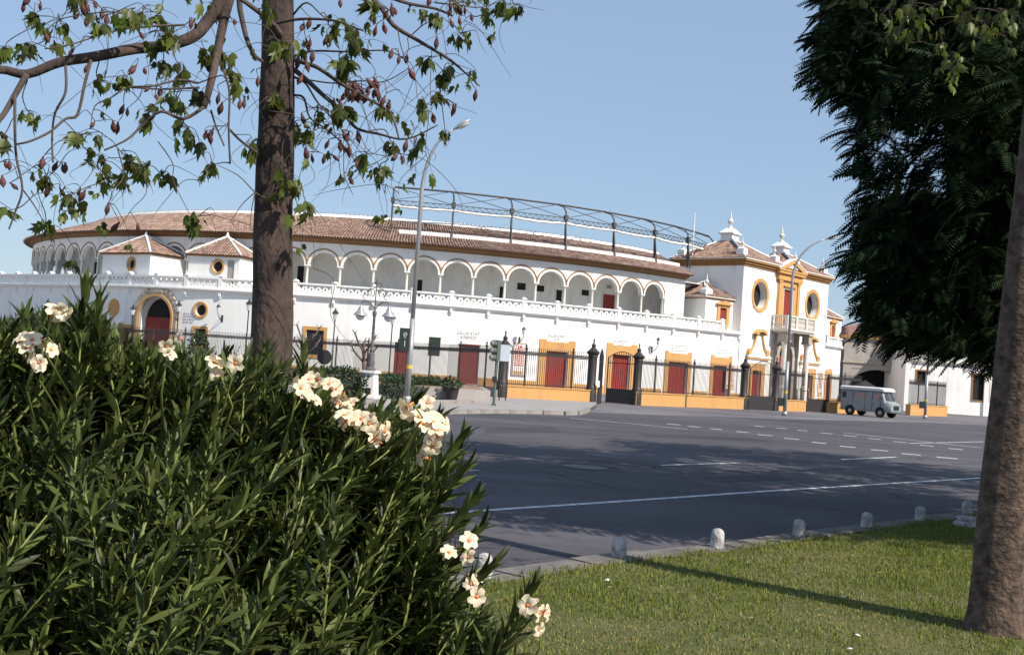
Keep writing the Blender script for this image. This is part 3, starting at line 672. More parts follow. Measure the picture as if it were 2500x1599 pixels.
for xl, xr, yt, yb, m_ in ((1262, 1283, 691, 708, 'dark'), (1309, 1328, 697, 712, 'dark'), (1419, 1437, 708, 722, 'dark'), (1356, 1370, 708, 760, 'dark'), (1470, 1499, 719, 770, 'door'), (1016, 1030, 683, 730, 'dark'), (726, 742, 650, 700, 'dark'), (1218, 1229, 700, 750, 'dark'), (231, 240, 640, 675, 'dark'), (1480, 1492, 696, 705, 'shade')):
    a, b, c, d = gop(xl, xr, yt, yb); am = (a+b)/2; hw2 = rad(b-a)/2*(RA+GB); q = rp(am, RA+GB, 0); F2 = T(q[0], q[1], 0, rad(am))
    wn = part('gallery_door' if c < 6.3 else 'gallery_window', MB().box(-hw2, hw2, -.04, .05, c, d), m_, F2)
    part('frame', plate([(-hw2-.09, c-.09), (hw2+.09, c-.09), (hw2+.09, d+.09), (-hw2-.09, d+.09)], [[(-hw2, c), (hw2, c), (hw2, d), (-hw2, d)]], .14), 'whiteold', F2, wn)
# --- roof with separate barrel tiles
R_E, R_R, Z_E, Z_R = 40.72, 34.0, 10.93, 13.42
sl_ = math.hypot(R_E-R_R, Z_R-Z_E); pitch = math.atan2(Z_R-Z_E, R_E-R_R)
roof = part('roof', sweep(rsk, tt, [(R_E-.05, Z_E-.03), (R_E-.05, Z_E+.0), (R_R, Z_R), (R_R-6.5, Z_E+.2), (R_R-6.5, Z_E-.1)]), 'tileu')
tw = .235; Vt = []; Ft = []
for i, y in enumerate((0.0, 1.0)):
    rr = (.5 if i == 0 else .40)
    for a in np.linspace(0, 180, 6): Vt.append((rr*math.cos(rad(a)), y, .72*rr*math.sin(rad(a))+(.10 if i == 0 else 0)))
for j in range(5): Ft.append((j, j+1, 7+j, 6+j))
Ft = [tuple(f) for f in Ft]
Rm, Pm = [], []
rows = 17; tl_ = sl_/rows
for t_0 in np.arange(44.3, -96, -math.degrees(tw/R_E)):
    t = t_0; a = rad(t); tang = np.array([math.cos(a), math.sin(a), 0]); outw = np.array([math.sin(a), -math.cos(a), 0]); up = -outw*math.cos(pitch)+np.array([0, 0, math.sin(pitch)]); nn = outw*math.sin(pitch)+np.array([0, 0, math.cos(pitch)])
    for k in range(rows):
        t = t_0+max(0, t_0-38)/6.3*5.4*k/rows
        f = k/rows; r = R_E+.04-(R_E-R_R)*f; sc = tw*r/R_E*.74
        base = np.array(rp(t, r, Z_E+(Z_R-Z_E)*f)); base = base+nn*.015+tang*random.gauss(0, .008)
        Rm.append(np.stack([tang*sc, up*tl_*1.12, nn*sc], 1)); Pm.append(base)
tag(inst('roof_tiles', Vt, Ft, np.array(Rm), np.array(Pm), 'tile', roof, True, WM[roof.name]), kind='stuff')
part('ridge', sweep(rsk, tt, [(R_R+.32, Z_R-.05), (R_R+.26, Z_R+.12), (R_R+.10, Z_R+.22), (R_R-.12, Z_R+.22), (R_R-.3, Z_R-.06)]), 'white', None, roof)
mb = MB()
for t in np.arange(49, -70, -.62): mb.box(-.05, .05, -.14, .14, Z_R+.2, Z_R+.27, T(*rp(t, R_R, 0)[:2], 0, rad(t)))
tag(part('ridge_tiles', mb, 'tile', None, roof), kind='stuff')
FS = .40; R_S, Z_S = R_E-(R_E-R_R)*FS, Z_E+(Z_R-Z_E)*FS
part('roof_coping', sweep(lambda t, r, z: rp(t, r, z), np.arange(46, 4.3, -1).tolist()+[4.2], [(R_S+.16, Z_S-.05), (R_S+.14, Z_S+.30), (R_S-.14, Z_S+.33), (R_S-.2, Z_S+.02)]), 'white', None, roof)
# --- stair pavilions standing on the terrace
def hip_roof(mb, w_, d_, h, n=0): mb.add([(-w_/2, -d_/2, 0), (w_/2, -d_/2, 0), (w_/2, d_/2, 0), (-w_/2, d_/2, 0), (0, 0, h)], [(0, 1, 4), (1, 2, 4), (2, 3, 4), (3, 0, 4), (3, 2, 1, 0)]); return mb
def tiles_on(tri, base_a, base_b, apex, name, parent, Mw):
    "barrel tiles on a triangular roof face given in world coordinates"
    a, b, p = Vector(base_a), Vector(base_b), Vector(apex); e = (b-a); L_ = e.length; e = e/L_
    m_ = (p-a); hgt_ = (m_-e*m_.dot(e)); H_ = hgt_.length; up = hgt_/H_; nn = e.cross(up); x_ap = m_.dot(e)
    Rr, Pp = [], []; nc = int(L_/.225)
    for i in range(nc):
        x = (i+.5)*L_/nc; lim = H_*(x/x_ap if x < x_ap else (L_-x)/(L_-x_ap)); k = 0
        while k*.38 < lim-.12:
            ln = min(.42, lim-k*.38); q = a+e*x+up*(k*.38-.04)+nn*.012
            Rr.append(np.stack([np.array(e)*.17, np.array(up)*ln, np.array(nn)*.17], 1)); Pp.append(np.array(q)); k += 1
    return Rr, Pp
def pyramid(Mw, w_, d_, z0, h, parent, ov=.25, hips=True, name='roof', ridge_m='white'):
    Mz = Mw @ Matrix.Translation((0, 0, z0)); W2, D2 = w_+2*ov, d_+2*ov
    r_ = obj(name, hip_roof(MB(), W2, D2, h).mesh(name), 'tileu', parent, Mz)
    cs = [Mz @ Vector(c) for c in ((-W2/2, -D2/2, 0), (W2/2, -D2/2, 0), (W2/2, D2/2, 0), (-W2/2, D2/2, 0))]; ap_ = Mz @ Vector((0, 0, h))
    Rr, Pp = [], []
    for i in range(4):
        a_, b_ = tiles_on(None, cs[i], cs[(i+1) % 4], ap_, '', None, None); Rr += a_; Pp += b_
    tag(inst('roof_tiles', Vt, Ft, np.array(Rr), np.array(Pp), 'tile', r_, True, Mz), kind='stuff')
    for i, c in enumerate(cs):
        me = MB(); me.tube([c+(ap_-c)*.02+Vector((0, 0, .04)), c+(ap_-c)*.5+Vector((0, 0, .05)), ap_+Vector((0, 0, .05))], .10, 6)
        o = obj('hip_ridge', me.mesh('hip'), ('bluetile' if (ridge_m == 'blue' and i == 1) else 'white'), r_)
    return r_
def small_pav(xl, xc, xr, key, label_side):
    s0 = wh(xl, 640, -.35)[0]; s1 = wh(xc, 640, -.35)[0]; wd = s1-s0; sm = (s0+s1)/2; dp = 3.5
    F_ = wallP.fr(sm, -.35-dp/2, 0)
    ze = 8.74; r = .42
    ops_ = [(wd*.12-r, wd*.12+r, 7.95-r, 7.95+r, 'circle', .3)] if key == 0 else [(wd*.08-r, wd*.08+r, 7.95-r, 7.95+r, 'circle', .3), (wd*.26, wd*.40, 6.2, 8.5, 'rect', .1)]
    mp = lambda s, o, z: (s, -dp/2-o, z)
    mb = wall_mesh(mp, -wd/2, wd/2, 6.1, ze, ops_, .3, 2)
    mb.add([(-wd/2, -dp/2, 6.1), (-wd/2, dp/2, 6.1), (-wd/2, dp/2, ze), (-wd/2, -dp/2, ze)], [(0, 1, 2, 3)])
    mb.add([(wd/2, -dp/2, 6.1), (wd/2, dp/2, 6.1), (wd/2, dp/2, ze), (wd/2, -dp/2, ze)], [(3, 2, 1, 0)])
    mb.add([(-wd/2, dp/2, 6.1), (wd/2, dp/2, 6.1), (wd/2, dp/2, ze), (-wd/2, dp/2, ze)], [(3, 2, 1, 0)])
    pv_ = part('stair_pavilion', mb, 'white', F_)
    c = ops_[0]; oculus(pv_, F_ @ Matrix.Translation(((c[0]+c[1])/2, -dp/2, 7.95)), r, .17, .2)
    if key: part('door', MB().box(wd*.26, wd*.40, -dp/2+.06, -dp/2+.1, 6.2, 8.5), 'shade', F_, pv_)
    part('cornice', MB().box(-wd/2-.12, wd/2+.12, -dp/2-.12, dp/2+.12, ze-.02, ze+.10), 'ochred', F_, pv_)
    pyramid(F_, wd, dp, ze+.10, 1.62, pv_)
    top = F_ @ Vector((0, 0, 0)); obj('finial', auto(MB().lathe([(.16, 10.38), (.18, 10.54), (.10, 10.62), (.12, 10.68), (.02, 10.86)], 10).mesh('finial')), 'white', pv_, F_)
small_pav(253, 369.5, 452, 0, ''); small_pav(463, 586, 640, 1, '')
# --- painted door headings (the slide is seen reversed, so are its letters) and tiled posters
def wtext(txt, px, py, size, m_='greyink', path=wallP, off=.02):
    s, z = path.hit(px, py); part('lettering', text_mesh(txt, size), m_, path.fr(s, off, z))
wtext('TAQUILLAS\nSOMBRA', 1144, 819, .36); wtext('TAQUILLAS\nSOL', 1358, 825, .32); wtext('TAQUILLAS\nSOL', 1516, 838, .32)
def smudge(px, py, rows_, wd, path=wallP):
    s, z = path.hit(px, py); mb = MB()
    for i in range(rows_):
        x = -wd/2
        while x < wd/2:
            l = random.uniform(.06, .2); mb.box(x, x+l, -.01, .005, -i*.22, -i*.22+.10); x += l+random.uniform(.05, .12)
    tag(part('faded_lettering', mb, 'greyink', path.fr(s, .015, z)), kind='stuff')
smudge(461, 767, 4, .9); smudge(1655, 845, 3, 1.4); smudge(1769, 857, 2, 1.6)
def poster(path, sm, z0, z1, wd, par=None):
    F_ = path.fr(sm, .0, 0); o = part('tile_poster', MB().box(-wd/2, wd/2, -.05, .01, z0, z1), 'poster', F_, par)
    mb = MB(); h = z1-z0
    for i in range(9):
        zz = z1-.35-i*(h*.62/9); x = -wd*.36
        if i == 0: mb.box(-wd*.12, -wd*.05, -.06, -.045, zz-.1, zz+.18).box(wd*.02, wd*.16, -.06, -.045, zz-.02, zz+.16); continue
        while x < wd*.34:
            l = random.uniform(.05, .16); mb.box(x, min(x+l, wd*.38), -.06, -.045, zz, zz+h*.035); x += l+.05
    part('poster_lettering', mb, 'redink', F_, o)
    part('poster_border', plate([(-wd/2-.03, z0-.03), (wd/2+.03, z0-.03), (wd/2+.03, z1+.03), (-wd/2-.03, z1+.03)], [[(-wd/2+.07, z0+.1), (wd/2-.07, z0+.1), (wd/2-.07, z1-.07), (-wd/2+.07, z1-.07)]], .10), 'stone', F_, o)
    part('poster_foot', MB().box(-wd*.38, wd*.38, -.062, -.045, z0+.15, z0+.38), 'ochre', F_, o)
sA_, zA_ = wh(1269, 838); poster(wallP, sA_, wh(1267, 918)[1], zA_, 1.12)
sA_, zA_ = wh(1799, 885); poster(wallP, min(sA_, wallP.L-.9), 1.1, 3.5, 1.0)

# ================================================================== GATEHOUSE
GA = Vector((20.7, 99.6)); ga = rad(48); GT = Vector((math.cos(ga), math.sin(ga))); GL = 17.0; GD = 7.5
GP = Path([GA, GA+GT*GL]); gate = thing('gatehouse', 'two-storey white entrance block with twin tiled pyramid roofs and oval windows', 'building', (GA.x+GT.x*8.5, GA.y+GT.y*8.5, 0), ga)
G0 = T(GA.x, GA.y, 0, ga)
def gpart(name, mbm, m, X=None, parent=None, smooth=False):
    me = mbm.mesh(name, smooth) if isinstance(mbm, MB) else mbm
    return obj(name, me, m, parent or gate, G0 @ X if X is not None else G0)
mpF = lambda s, o, z: (s, -o, z)
CS = 8.45; OC = ((3.2, 9.92), (13.7, 9.92)); RO = 1.24
gops_ = [(x-RO, x+RO, z-RO, z+RO, 'circle', .75) for x, z in OC]+[(CS-.86, CS+.86, 7.42, 10.95, 'rect', .35), (CS-1.35, CS+1.35, .16, 5.75, 'arch', .8)]
SD = (3.27, 13.63)
gops_ += [(x-.86, x+.86, .16, 2.92, 'rect', .4) for x in SD]
mb = wall_mesh(mpF, 0, GL, 0, 12.45, gops_, .4, 4)
for x0, x1 in ((0, 0), (GL, GL)): mb.add([(x0, 0, 0), (x0, GD, 0), (x0, GD, 12.45), (x0, 0, 12.45)], [(0, 1, 2, 3)])
mb.add([(0, GD, 0), (GL, GD, 0), (GL, GD, 12.45), (0, GD, 12.45)], [(3, 2, 1, 0)])
gpart('wall', mb, 'white')
for z0, z1, o in ((12.38, 12.58, .10), (12.58, 12.80, .24), (12.80, 12.98, .40)): gpart('cornice', MB().box(-o, GL+o, -o, GD+o, z0, z1), 'ochred')
gpart('roof_deck', MB().box(-.45, GL+.45, -.45, GD+.45, 12.982, 13.06), 'white')
gpart('plinth', MB().box(0, SD[0]-1.55, -.03, 0, 0, .7).box(SD[0]+1.55, CS-2.9, -.03, 0, 0, .7).box(CS+2.9, SD[1]-1.55, -.03, 0, 0, .7).box(SD[1]+1.55, GL, -.03, 0, 0, .7), 'ochre')
urn_prof = [(.20, 0), (.20, .10), (.09, .16), (.08, .28), (.20, .42), (.23, .55), (.16, .68), (.08, .74), (.11, .80), (.06, .90), (.03, 1.25), (.005, 1.35)]
def urn(parent, Mw, sc=1.0, m_='marble'):
    return obj('urn_finial', auto(MB().lathe([(r*sc, z*sc) for r, z in urn_prof], 12).mesh('urn')), m_, parent, Mw)
for k, cx in enumerate((3.42, 13.58)):
    pw = 6.9; Fm = G0 @ Matrix.Translation((cx, GD/2, 0))
    r_ = pyramid(Fm, pw, GD-.05, 13.062, 2.35, gate, .42, ridge_m='none')
    # glazed hip towards the front left corner
    c0 = Fm @ Vector((-pw/2-.42, -GD/2-.4, 13.06)); apx = Fm @ Vector((0, 0, 15.41))
    obj('glazed_hip', MB().tube([c0.lerp(apx, .3)+Vector((0, 0, .13)), apx+Vector((0, 0, .12))], .15, 6).mesh('gh'), 'bluetile', r_)
    pd = obj('roof_pedestal', MB().box(-.62, .62, -.62, .62, 14.75, 15.75).box(-.82, .82, -.82, .82, 15.75, 15.87).add([(-.78, -.78, 15.87), (.78, -.78, 15.87), (.78, .78, 15.87), (-.78, .78, 15.87), (-.3, -.3, 16.35), (.3, -.3, 16.35), (.3, .3, 16.35), (-.3, .3, 16.35)], [(0, 1, 5, 4), (1, 2, 6, 5), (2, 3, 7, 6), (3, 0, 4, 7), (4, 5, 6, 7)]).mesh('pd'), 'white', r_, Fm)
    urn(r_, Fm @ Matrix.Translation((0, 0, 16.35)), 1.25)
    for ix, iy in ((-1, -1), (-1, 1), (1, -1), (1, 1)):
        X = Fm @ Matrix.Translation((ix*(pw/2-.45), iy*(GD/2-.55), 0))
        obj('pinnacle', MB().add([(-.42, -.42, 13.06), (.42, -.42, 13.06), (.42, .42, 13.06), (-.42, .42, 13.06), (-.36, -.36, 13.95), (.36, -.36, 13.95), (.36, .36, 13.95), (-.36, .36, 13.95), (0, 0, 14.2)], [(0, 1, 5, 4), (1, 2, 6, 5), (2, 3, 7, 6), (3, 0, 4, 7), (4, 5, 8), (5, 6, 8), (6, 7, 8), (7, 4, 8)]).mesh('pn'), 'white', r_, X)
        urn(r_, X @ Matrix.Translation((0, 0, 14.1)), .72)
gpart('middle_roof', MB().add([(6.9, -.4, 13.06), (10.1, -.4, 13.06), (10.1, GD, 13.06), (6.9, GD, 13.06), (8.5, .2, 13.9), (8.5, GD, 13.9)], [(0, 1, 4), (1, 2, 5, 4), (3, 0, 4, 5), (2, 3, 5)]), 'tile')
for x, z in OC: oculus(gate, G0 @ Matrix.Translation((x, 0, z)), RO, .36, .7)
# central upper bay: ochre frame, shuttered door, entablature, pediment
fr_ = gpart('upper_frame', plate([(CS-2.15, 7.2), (CS-.98, 7.2), (CS-.98, 11.1), (CS+.98, 11.1), (CS+.98, 7.2), (CS+2.15, 7.2), (CS+2.15, 11.75), (CS-2.15, 11.75)], [], .16), 'ochre', Matrix.Translation((0, -.06, 0)))
gpart('inner_frame', plate([(CS-1.0, 7.2), (CS-.86, 7.2), (CS-.86, 10.95), (CS+.86, 10.95), (CS+.86, 7.2), (CS+1.0, 7.2), (CS+1.0, 11.12), (CS-1.0, 11.12)], [], .12), 'white', Matrix.Translation((0, -.04, 0)), fr_)
gpart('inner_cornice', MB().box(CS-1.15, CS+1.15, -.26, -.1, 11.12, 11.24), 'ochred', None, fr_)
gpart('shutter_door', doorleaf(1.72, 3.5, 2, 4), 'door', Matrix.Translation((CS, .12, 7.42)), fr_)
for sx in (-1, 1): gpart('pilaster', MB().box(CS+sx*1.85-.24, CS+sx*1.85+.24, -.24, -.13, 7.2, 11.5).box(CS+sx*1.85-.3, CS+sx*1.85+.3, -.30, -.10, 11.5, 11.75), 'ochre', None, fr_)
en = gpart('entablature', MB().box(CS-2.45, CS+2.45, -.34, 0, 11.753, 12.1).box(CS-2.35, CS+2.35, -.28, 0, 12.1, 12.36).box(CS-2.6, CS+2.6, -.5, -.1, 12.36, 12.62), 'ochre')
pt = plate([(CS-2.75, 12.62), (CS+2.75, 12.62), (CS+2.75, 12.74), (CS, 13.82), (CS-2.75, 12.74)], [[(CS-1.85, 12.78), (CS+1.85, 12.78), (CS, 13.5)]], .62)
pd_ = gpart('pediment', pt, 'ochre', Matrix.Translation((0, -.26, 0)))
gpart('tympanum', MB().prism([(CS-2.0, 12.7), (CS+2.0, 12.7), (CS, 13.6)], -.36, -.2), 'white', None, pd_)
gpart('pediment_coping', MB().bar((CS-2.8, -.26, 12.80), (CS, -.26, 13.91), .66, .07).bar((CS+2.8, -.26, 12.80), (CS, -.26, 13.91), .66, .07), 'white', None, pd_)
# balcony on columns
BP = 1.75; bs, be = CS-2.95, CS+2.95
bal = gpart('balcony', MB().box(bs, be, -BP, .0, 6.95, 7.14).box(bs+.12, be-.12, -BP+.12, 0, 6.80, 6.952), 'marble')
gpart('balcony_rail', MB().box(bs+.08, be-.08, -BP+.06, -BP+.32, 8.2, 8.33).box(bs+.08, bs+.34, -BP+.3, 0, 8.2, 8.33).box(be-.34, be-.08, -BP+.3, 0, 8.2, 8.33), 'marble', None, bal)
for x in (bs+.22, CS-1.0, CS+1.0, be-.22): gpart('balcony_post', MB().box(x-.17, x+.17, -BP+.03, -BP+.35, 7.14, 8.2), 'marble', None, bal)
bprof = [(.05, 7.14), (.05, 7.22), (.085, 7.42), (.04, 7.75), (.075, 7.95), (.05, 8.2)]
mb = MB()
for i in range(26):
    x = bs+.45+i*(be-bs-.9)/25
    if min(abs(x-CS+1.0), abs(x-CS-1.0)) > .2: mb.lathe(bprof, 6, None, (x, -BP+.19))
for i in range(6):
    for xx in (bs+.2, be-.2): mb.lathe(bprof, 6, None, (xx, -BP+.55+i*.22))
tag(gpart('balusters', mb, 'marble', None, bal), kind='stuff')
colp = [(.42, 0), (.42, .12), (.36, .14), (.36, 1.3), (.42, 1.36), (.42, 1.5), (.33, 1.55), (.36, 1.64), (.27, 1.72), (.29, 2.6), (.25, 5.35), (.30, 5.40), (.25, 5.45), (.36, 5.72), (.40, 5.80)]
for x in (CS-2.2, CS+2.2):
    cl = gpart('portal_column', auto(MB().lathe(colp, 16).mesh('pc')), 'marble', Matrix.Translation((x, -1.2, .02)))
    gpart('capital_block', MB().box(x-.42, x+.42, -1.62, -.78, 5.82, 6.0).box(x-.36, x+.36, -1.56, -.84, 6.0, 6.62).box(x-.46, x+.46, -1.66, -.1, 6.62, 6.80), 'stone', None, cl)
    gpart('portal_pilaster', MB().box(x-.34, x+.34, -.22, .0, 0, 6.6).box(x-.4, x+.4, -.3, 0, 0, 1.5), 'stone', None, cl)
acr = lambda r: [(CS+r*math.cos(rad(a)), 4.4+r*math.sin(rad(a))) for a in np.linspace(0, 180, 25)]
gpart('portal_arch', plate([(CS+1.8, 0)]+acr(1.8)+[(CS-1.8, 0), (CS-1.33, 0)]+acr(1.33)[::-1]+[(CS+1.33, 0)], [], .3), 'stone', Matrix.Translation((0, -.08, 0)))
gpart('main_door', doorleaf(2.7, 4.4, 2, 7), 'door', Matrix.Translation((CS, .6, .16)))
gpart('portal_tympanum', MB().box(CS-1.35, CS+1.35, .68, .72, 4.3, 5.8), 'dark')
gpart('portal_wall_panel', MB().box(CS+1.85, CS+1.9, -.02, 0, 0, 6), 'stone')
# side doors with scrolled gables
for x in SD:
    q = gpart('side_door', doorleaf(1.72, 2.74, 2, 5), 'door', Matrix.Translation((x, .3, .16)))
    gpart('door_frame', plate([(x-1.45, 0), (x-.86, 0), (x-.86, 2.92), (x+.86, 2.92), (x+.86, 0), (x+1.45, 0), (x+1.45, 3.55), (x-1.45, 3.55)], [], .14), 'ochre', Matrix.Translation((0, -.05, 0)), q)
    gpart('door_jamb', MB().box(x-1.95, x-1.5, -.10, 0, 0, 3.55).box(x+1.5, x+1.95, -.10, 0, 0, 3.55), 'white', None, q)
    gpart('door_cornice', MB().box(x-1.95, x+1.95, -.16, 0, 3.56, 3.95).box(x-2.12, x+2.12, -.34, 0, 4.12, 4.3), 'white', None, q)
    gpart('door_moulding', MB().box(x-2.05, x+2.05, -.28, 0, 3.953, 4.117), 'ochre', None, q)
    gb = gpart('scroll_gable', plate([(x-1.75, 4.3), (x+1.75, 4.3), (x+1.6, 4.75), (x+1.0, 5.2), (x+.62, 5.8), (x+.5, 6.3), (x-.5, 6.3), (x-.62, 5.8), (x-1.0, 5.2), (x-1.6, 4.75)], [], .10), 'white', Matrix.Translation((0, -.03, 0)), q)
    for sx in (-1, 1):
        mb = MB().tube([(x+sx*a, -.16, b) for a, b in ((1.7, 4.62), (1.35, 4.78), (1.0, 5.15), (.72, 5.7), (.55, 6.2), (.52, 6.4))], .11, 6)
        mb.lathe([(.30, 0), (.30, .22)], 16, Matrix.Translation((x+sx*1.68, -.02, 4.62)) @ Matrix.Rotation(rad(90), 4, 'X'))
        gpart('scroll', mb, 'ochre', None, q)
    hd = [(x+.98*math.cos(rad(a)), 6.22+.55*math.sin(rad(a))) for a in np.linspace(0, 180, 17)]
    gpart('scroll_hood', plate([(x+1.1, 6.3)]+hd+[(x-1.1, 6.3), (x-.7, 6.22)]+[(x+.7*math.cos(rad(a)), 6.22+.32*math.sin(rad(a))) for a in np.linspace(180, 0, 13)]+[(x+.7, 6.22)], [], .5), 'ochre', Matrix.Translation((0, -.25, 0)), q)
_ring = ring; ring = gate
poster(GP, 16.3, .9, 3.45, .95)
ring = _ring
# annexes beside the gatehouse (left one on the terrace of the ring)
def annex(F_, wd, dp, name, win=True):
    ze = 9.05
    ops_ = [(-.42, .42, 6.9, 8.35, 'rect', .25)] if win else []
    mp = lambda s, o, z: (s, -o, z); mb = wall_mesh(mp, -wd/2, wd/2, 6.0, ze, ops_, .25, 2)
    for x in (-wd/2, wd/2): mb.add([(x, 0, 6.0), (x, dp, 6.0), (x, dp, ze), (x, 0, ze)], [(0, 1, 2, 3)])
    a_ = obj('annex', mb.mesh('annex'), 'white', gate, F_)
    gp = lambda nm, mb_, m_, X=None: obj(nm, mb_.mesh(nm) if isinstance(mb_, MB) else mb_, m_, a_, F_ @ X if X is not None else F_)
    gp('cornice', MB().box(-wd/2-.12, wd/2+.12, -.12, dp+.1, ze-.02, ze+.1), 'ochred'); gp('cornice_top', MB().box(-wd/2-.24, wd/2+.2, -.24, dp+.1, ze+.102, ze+.17), 'white')
    Fm = F_ @ Matrix.Translation((0, dp/2, 0))
    pyramid(Fm, wd, dp, ze+.172, 1.55, a_, .2)
    X = F_ @ Matrix.Translation((-wd/2+.5, .5, 0))
    obj('pinnacle', MB().box(-.4, .4, -.4, .4, 9.2, 9.85).add([(-.4, -.4, 9.85), (.4, -.4, 9.85), (.4, .4, 9.85), (-.4, .4, 9.85), (0, 0, 10.2)], [(0, 1, 4), (1, 2, 4), (2, 3, 4), (3, 0, 4)]).mesh('pn2'), 'white', a_, X); urn(a_, X @ Matrix.Translation((0, 0, 10.1)), .9)
    if win:
        gp('window', MB().box(-.42, .42, .1, .14, 6.9, 8.35), 'door'); gp('window_frame', plate([(-.78, 6.7), (.78, 6.7), (.78, 8.6), (-.78, 8.6)], [[(-.42, 6.9), (.42, 6.9), (.42, 8.35), (-.42, 8.35)]], .14), 'ochre', Matrix.Translation((0, -.03, 0)))
        gp('window_hood', MB().prism([(-1.0, 8.6), (1.0, 8.6), (1.0, 8.7), (0, 9.0), (-1.0, 8.7)], -.28, -.0), 'ochre')
        gp('window_apron', MB().prism([(-.7, 6.7), (-.55, 6.35), (-.2, 6.2), (0, 6.1), (.2, 6.2), (.55, 6.35), (.7, 6.7)], -.1, 0), 'ochre')
        gp('side_door', MB().box(-wd/2-.04, -wd/2+.03, dp-1.6, dp-.6, 6.1, 8.2), 'door')
sB = wh(1724, 720, -.9)[0]; wd_ = wallP.L-sB+.9
annex(wallP.fr(sB+wd_/2, -.9, 0) if sB+wd_/2 < wallP.L else wallP.fr(wallP.L, -.9, 0), wd_, 5.0, 'annex')
# right-hand wing, curving away behind the tree
wp = [GP.pos(GL)+Vector((-.05, .1))]; a_ = rad(52)
for i in range(30): wp.append(wp[-1]+Vector((math.cos(a_), math.sin(a_)))*.55); a_ += rad(1.5 if i > 6 else .3)
wingP = Path(wp)
wing = thing('bullring_wing', 'white curved terrace wall with balustrade right of the entrance block', 'building', (wp[8].x, wp[8].y, 0)); _ring = ring; ring = wing
WW = lambda s, o, z: wingP.P(s, o, z); s2 = np.linspace(0, wingP.L, 24).tolist()
part('lower_wall', wall_mesh(WW, 0, wingP.L, 0, 6.0, [(.95, 2.0, .2, 2.85, 'rect', .35), (5.0, 6.0, 1.4, 3.2, 'rect', .3)], .35, .6), 'white')
part('plinth', sweep(WW, [0, .55], [(-.02, 0), (-.02, .7), (.035, .7), (.035, 0)]), 'ochre'); part('plinth', sweep(WW, np.linspace(2.45, wingP.L, 20).tolist(), [(-.02, 0), (-.02, .7), (.035, .7), (.035, 0)]), 'ochre')
part('door_surround', plate([(-.95, 0), (-.52, 0), (-.52, 2.85), (.52, 2.85), (.52, 0), (.95, 0), (.95, 3.5), (.6, 3.7), (-.6, 3.7), (-.95, 3.5)], [], .12), 'ochre', wingP.fr(1.475, .02, 0))
door('', 4, 2, .25, wingP, (.95, 2.0, .2, 2.85)); part('window', MB().box(-.5, .5, 0, .04, 1.4, 3.2), 'dark', wingP.fr(5.5, -.25, 0))
part('terrace_cornice', sweep(WW, s2, [(-.1, 5.86), (.05, 5.86), (.24, 6.0), (.30, 6.07), (.30, 6.16), (-.3, 6.16), (-.3, 5.9)]), 'white')
part('terrace_floor', sweep(WW, s2, [(.1, 6.03), (-4, 6.1), (-4, 6.0), (.05, 5.98)]), 'whiteold')
part('balustrade_base', sweep(WW, s2, [(.16, 6.16), (.16, 6.30), (-.12, 6.30), (-.12, 6.16)]), 'white')
s = .4
while s < wingP.L-.3:
    obj('balustrade_pier', pier_me, 'white', ring, wingP.fr(s, .02, 0))
    if s+BW < wingP.L: F2 = wingP.fr(s+BW/2, .02, 0); q_ = obj('balustrade_panel', pan_me, 'white', ring, F2); obj('handrail', rail_me, 'white', q_, F2)
    s += BW
ring = _ring
annex(wingP.fr(3.3, -.5, 0), 5.2, 4.5, 'annex')

# ================================================================== STEEL FRAME ON THE ROOF
gan = thing('steel_awning_frame', 'rusty steel awning frame with a rolled white canvas standing on the roof', 'frame', rp(20, R_S, Z_S+.3))
pst = [ringhit(x, y, R_S)[0] for x, y in ((953, 575), (1082, 590), (1213, 600), (1351.5, 618), (1479, 632), (1596, 650))]
dth = (pst[-1]-pst[0])/5; pst = [pst[0]+dth*i for i in range(8)]
zn, zt_, RT, RN = 14.62, 15.95, 36.3, R_S
tops, nods = [], []
for i, t in enumerate(pst):
    b_, n_, t_ = Vector(rp(t, RN, Z_S+.1)), Vector(rp(t, RN-.1, zn)), Vector(rp(t, RT, zt_)); tops.append(t_); nods.append(n_)
    mb = MB().bar(b_, n_, .14, .14).bar(Vector(rp(t, RN+.3, Z_S+.0)), n_-Vector((0, 0, .2)), .09)
    p_ = obj('post', mb.mesh('post'), 'steel', gan)
    c1, c2 = Vector(rp(t, RN-.15, zn+.5)), Vector(rp(t, RN-.6, zn+1.0))
    obj('curved_strut', MB().tube([n_, c1, c2, t_], .07, 6).mesh('strut'), 'steel', p_)
    obj('node_plate', MB().box(-.16, .16, -.16, .16, -.2, .22).mesh('node'), 'steel', p_, Matrix.Translation(n_) @ Matrix.Rotation(rad(t), 4, 'Z'))
ends = [Vector(rp(pst[-1]+dth*f, RT, zt_)) for f in (.3, .55)]
obj('top_chord', MB().tube(tops+ends, .085, 6).mesh('chord'), 'steel', gan)
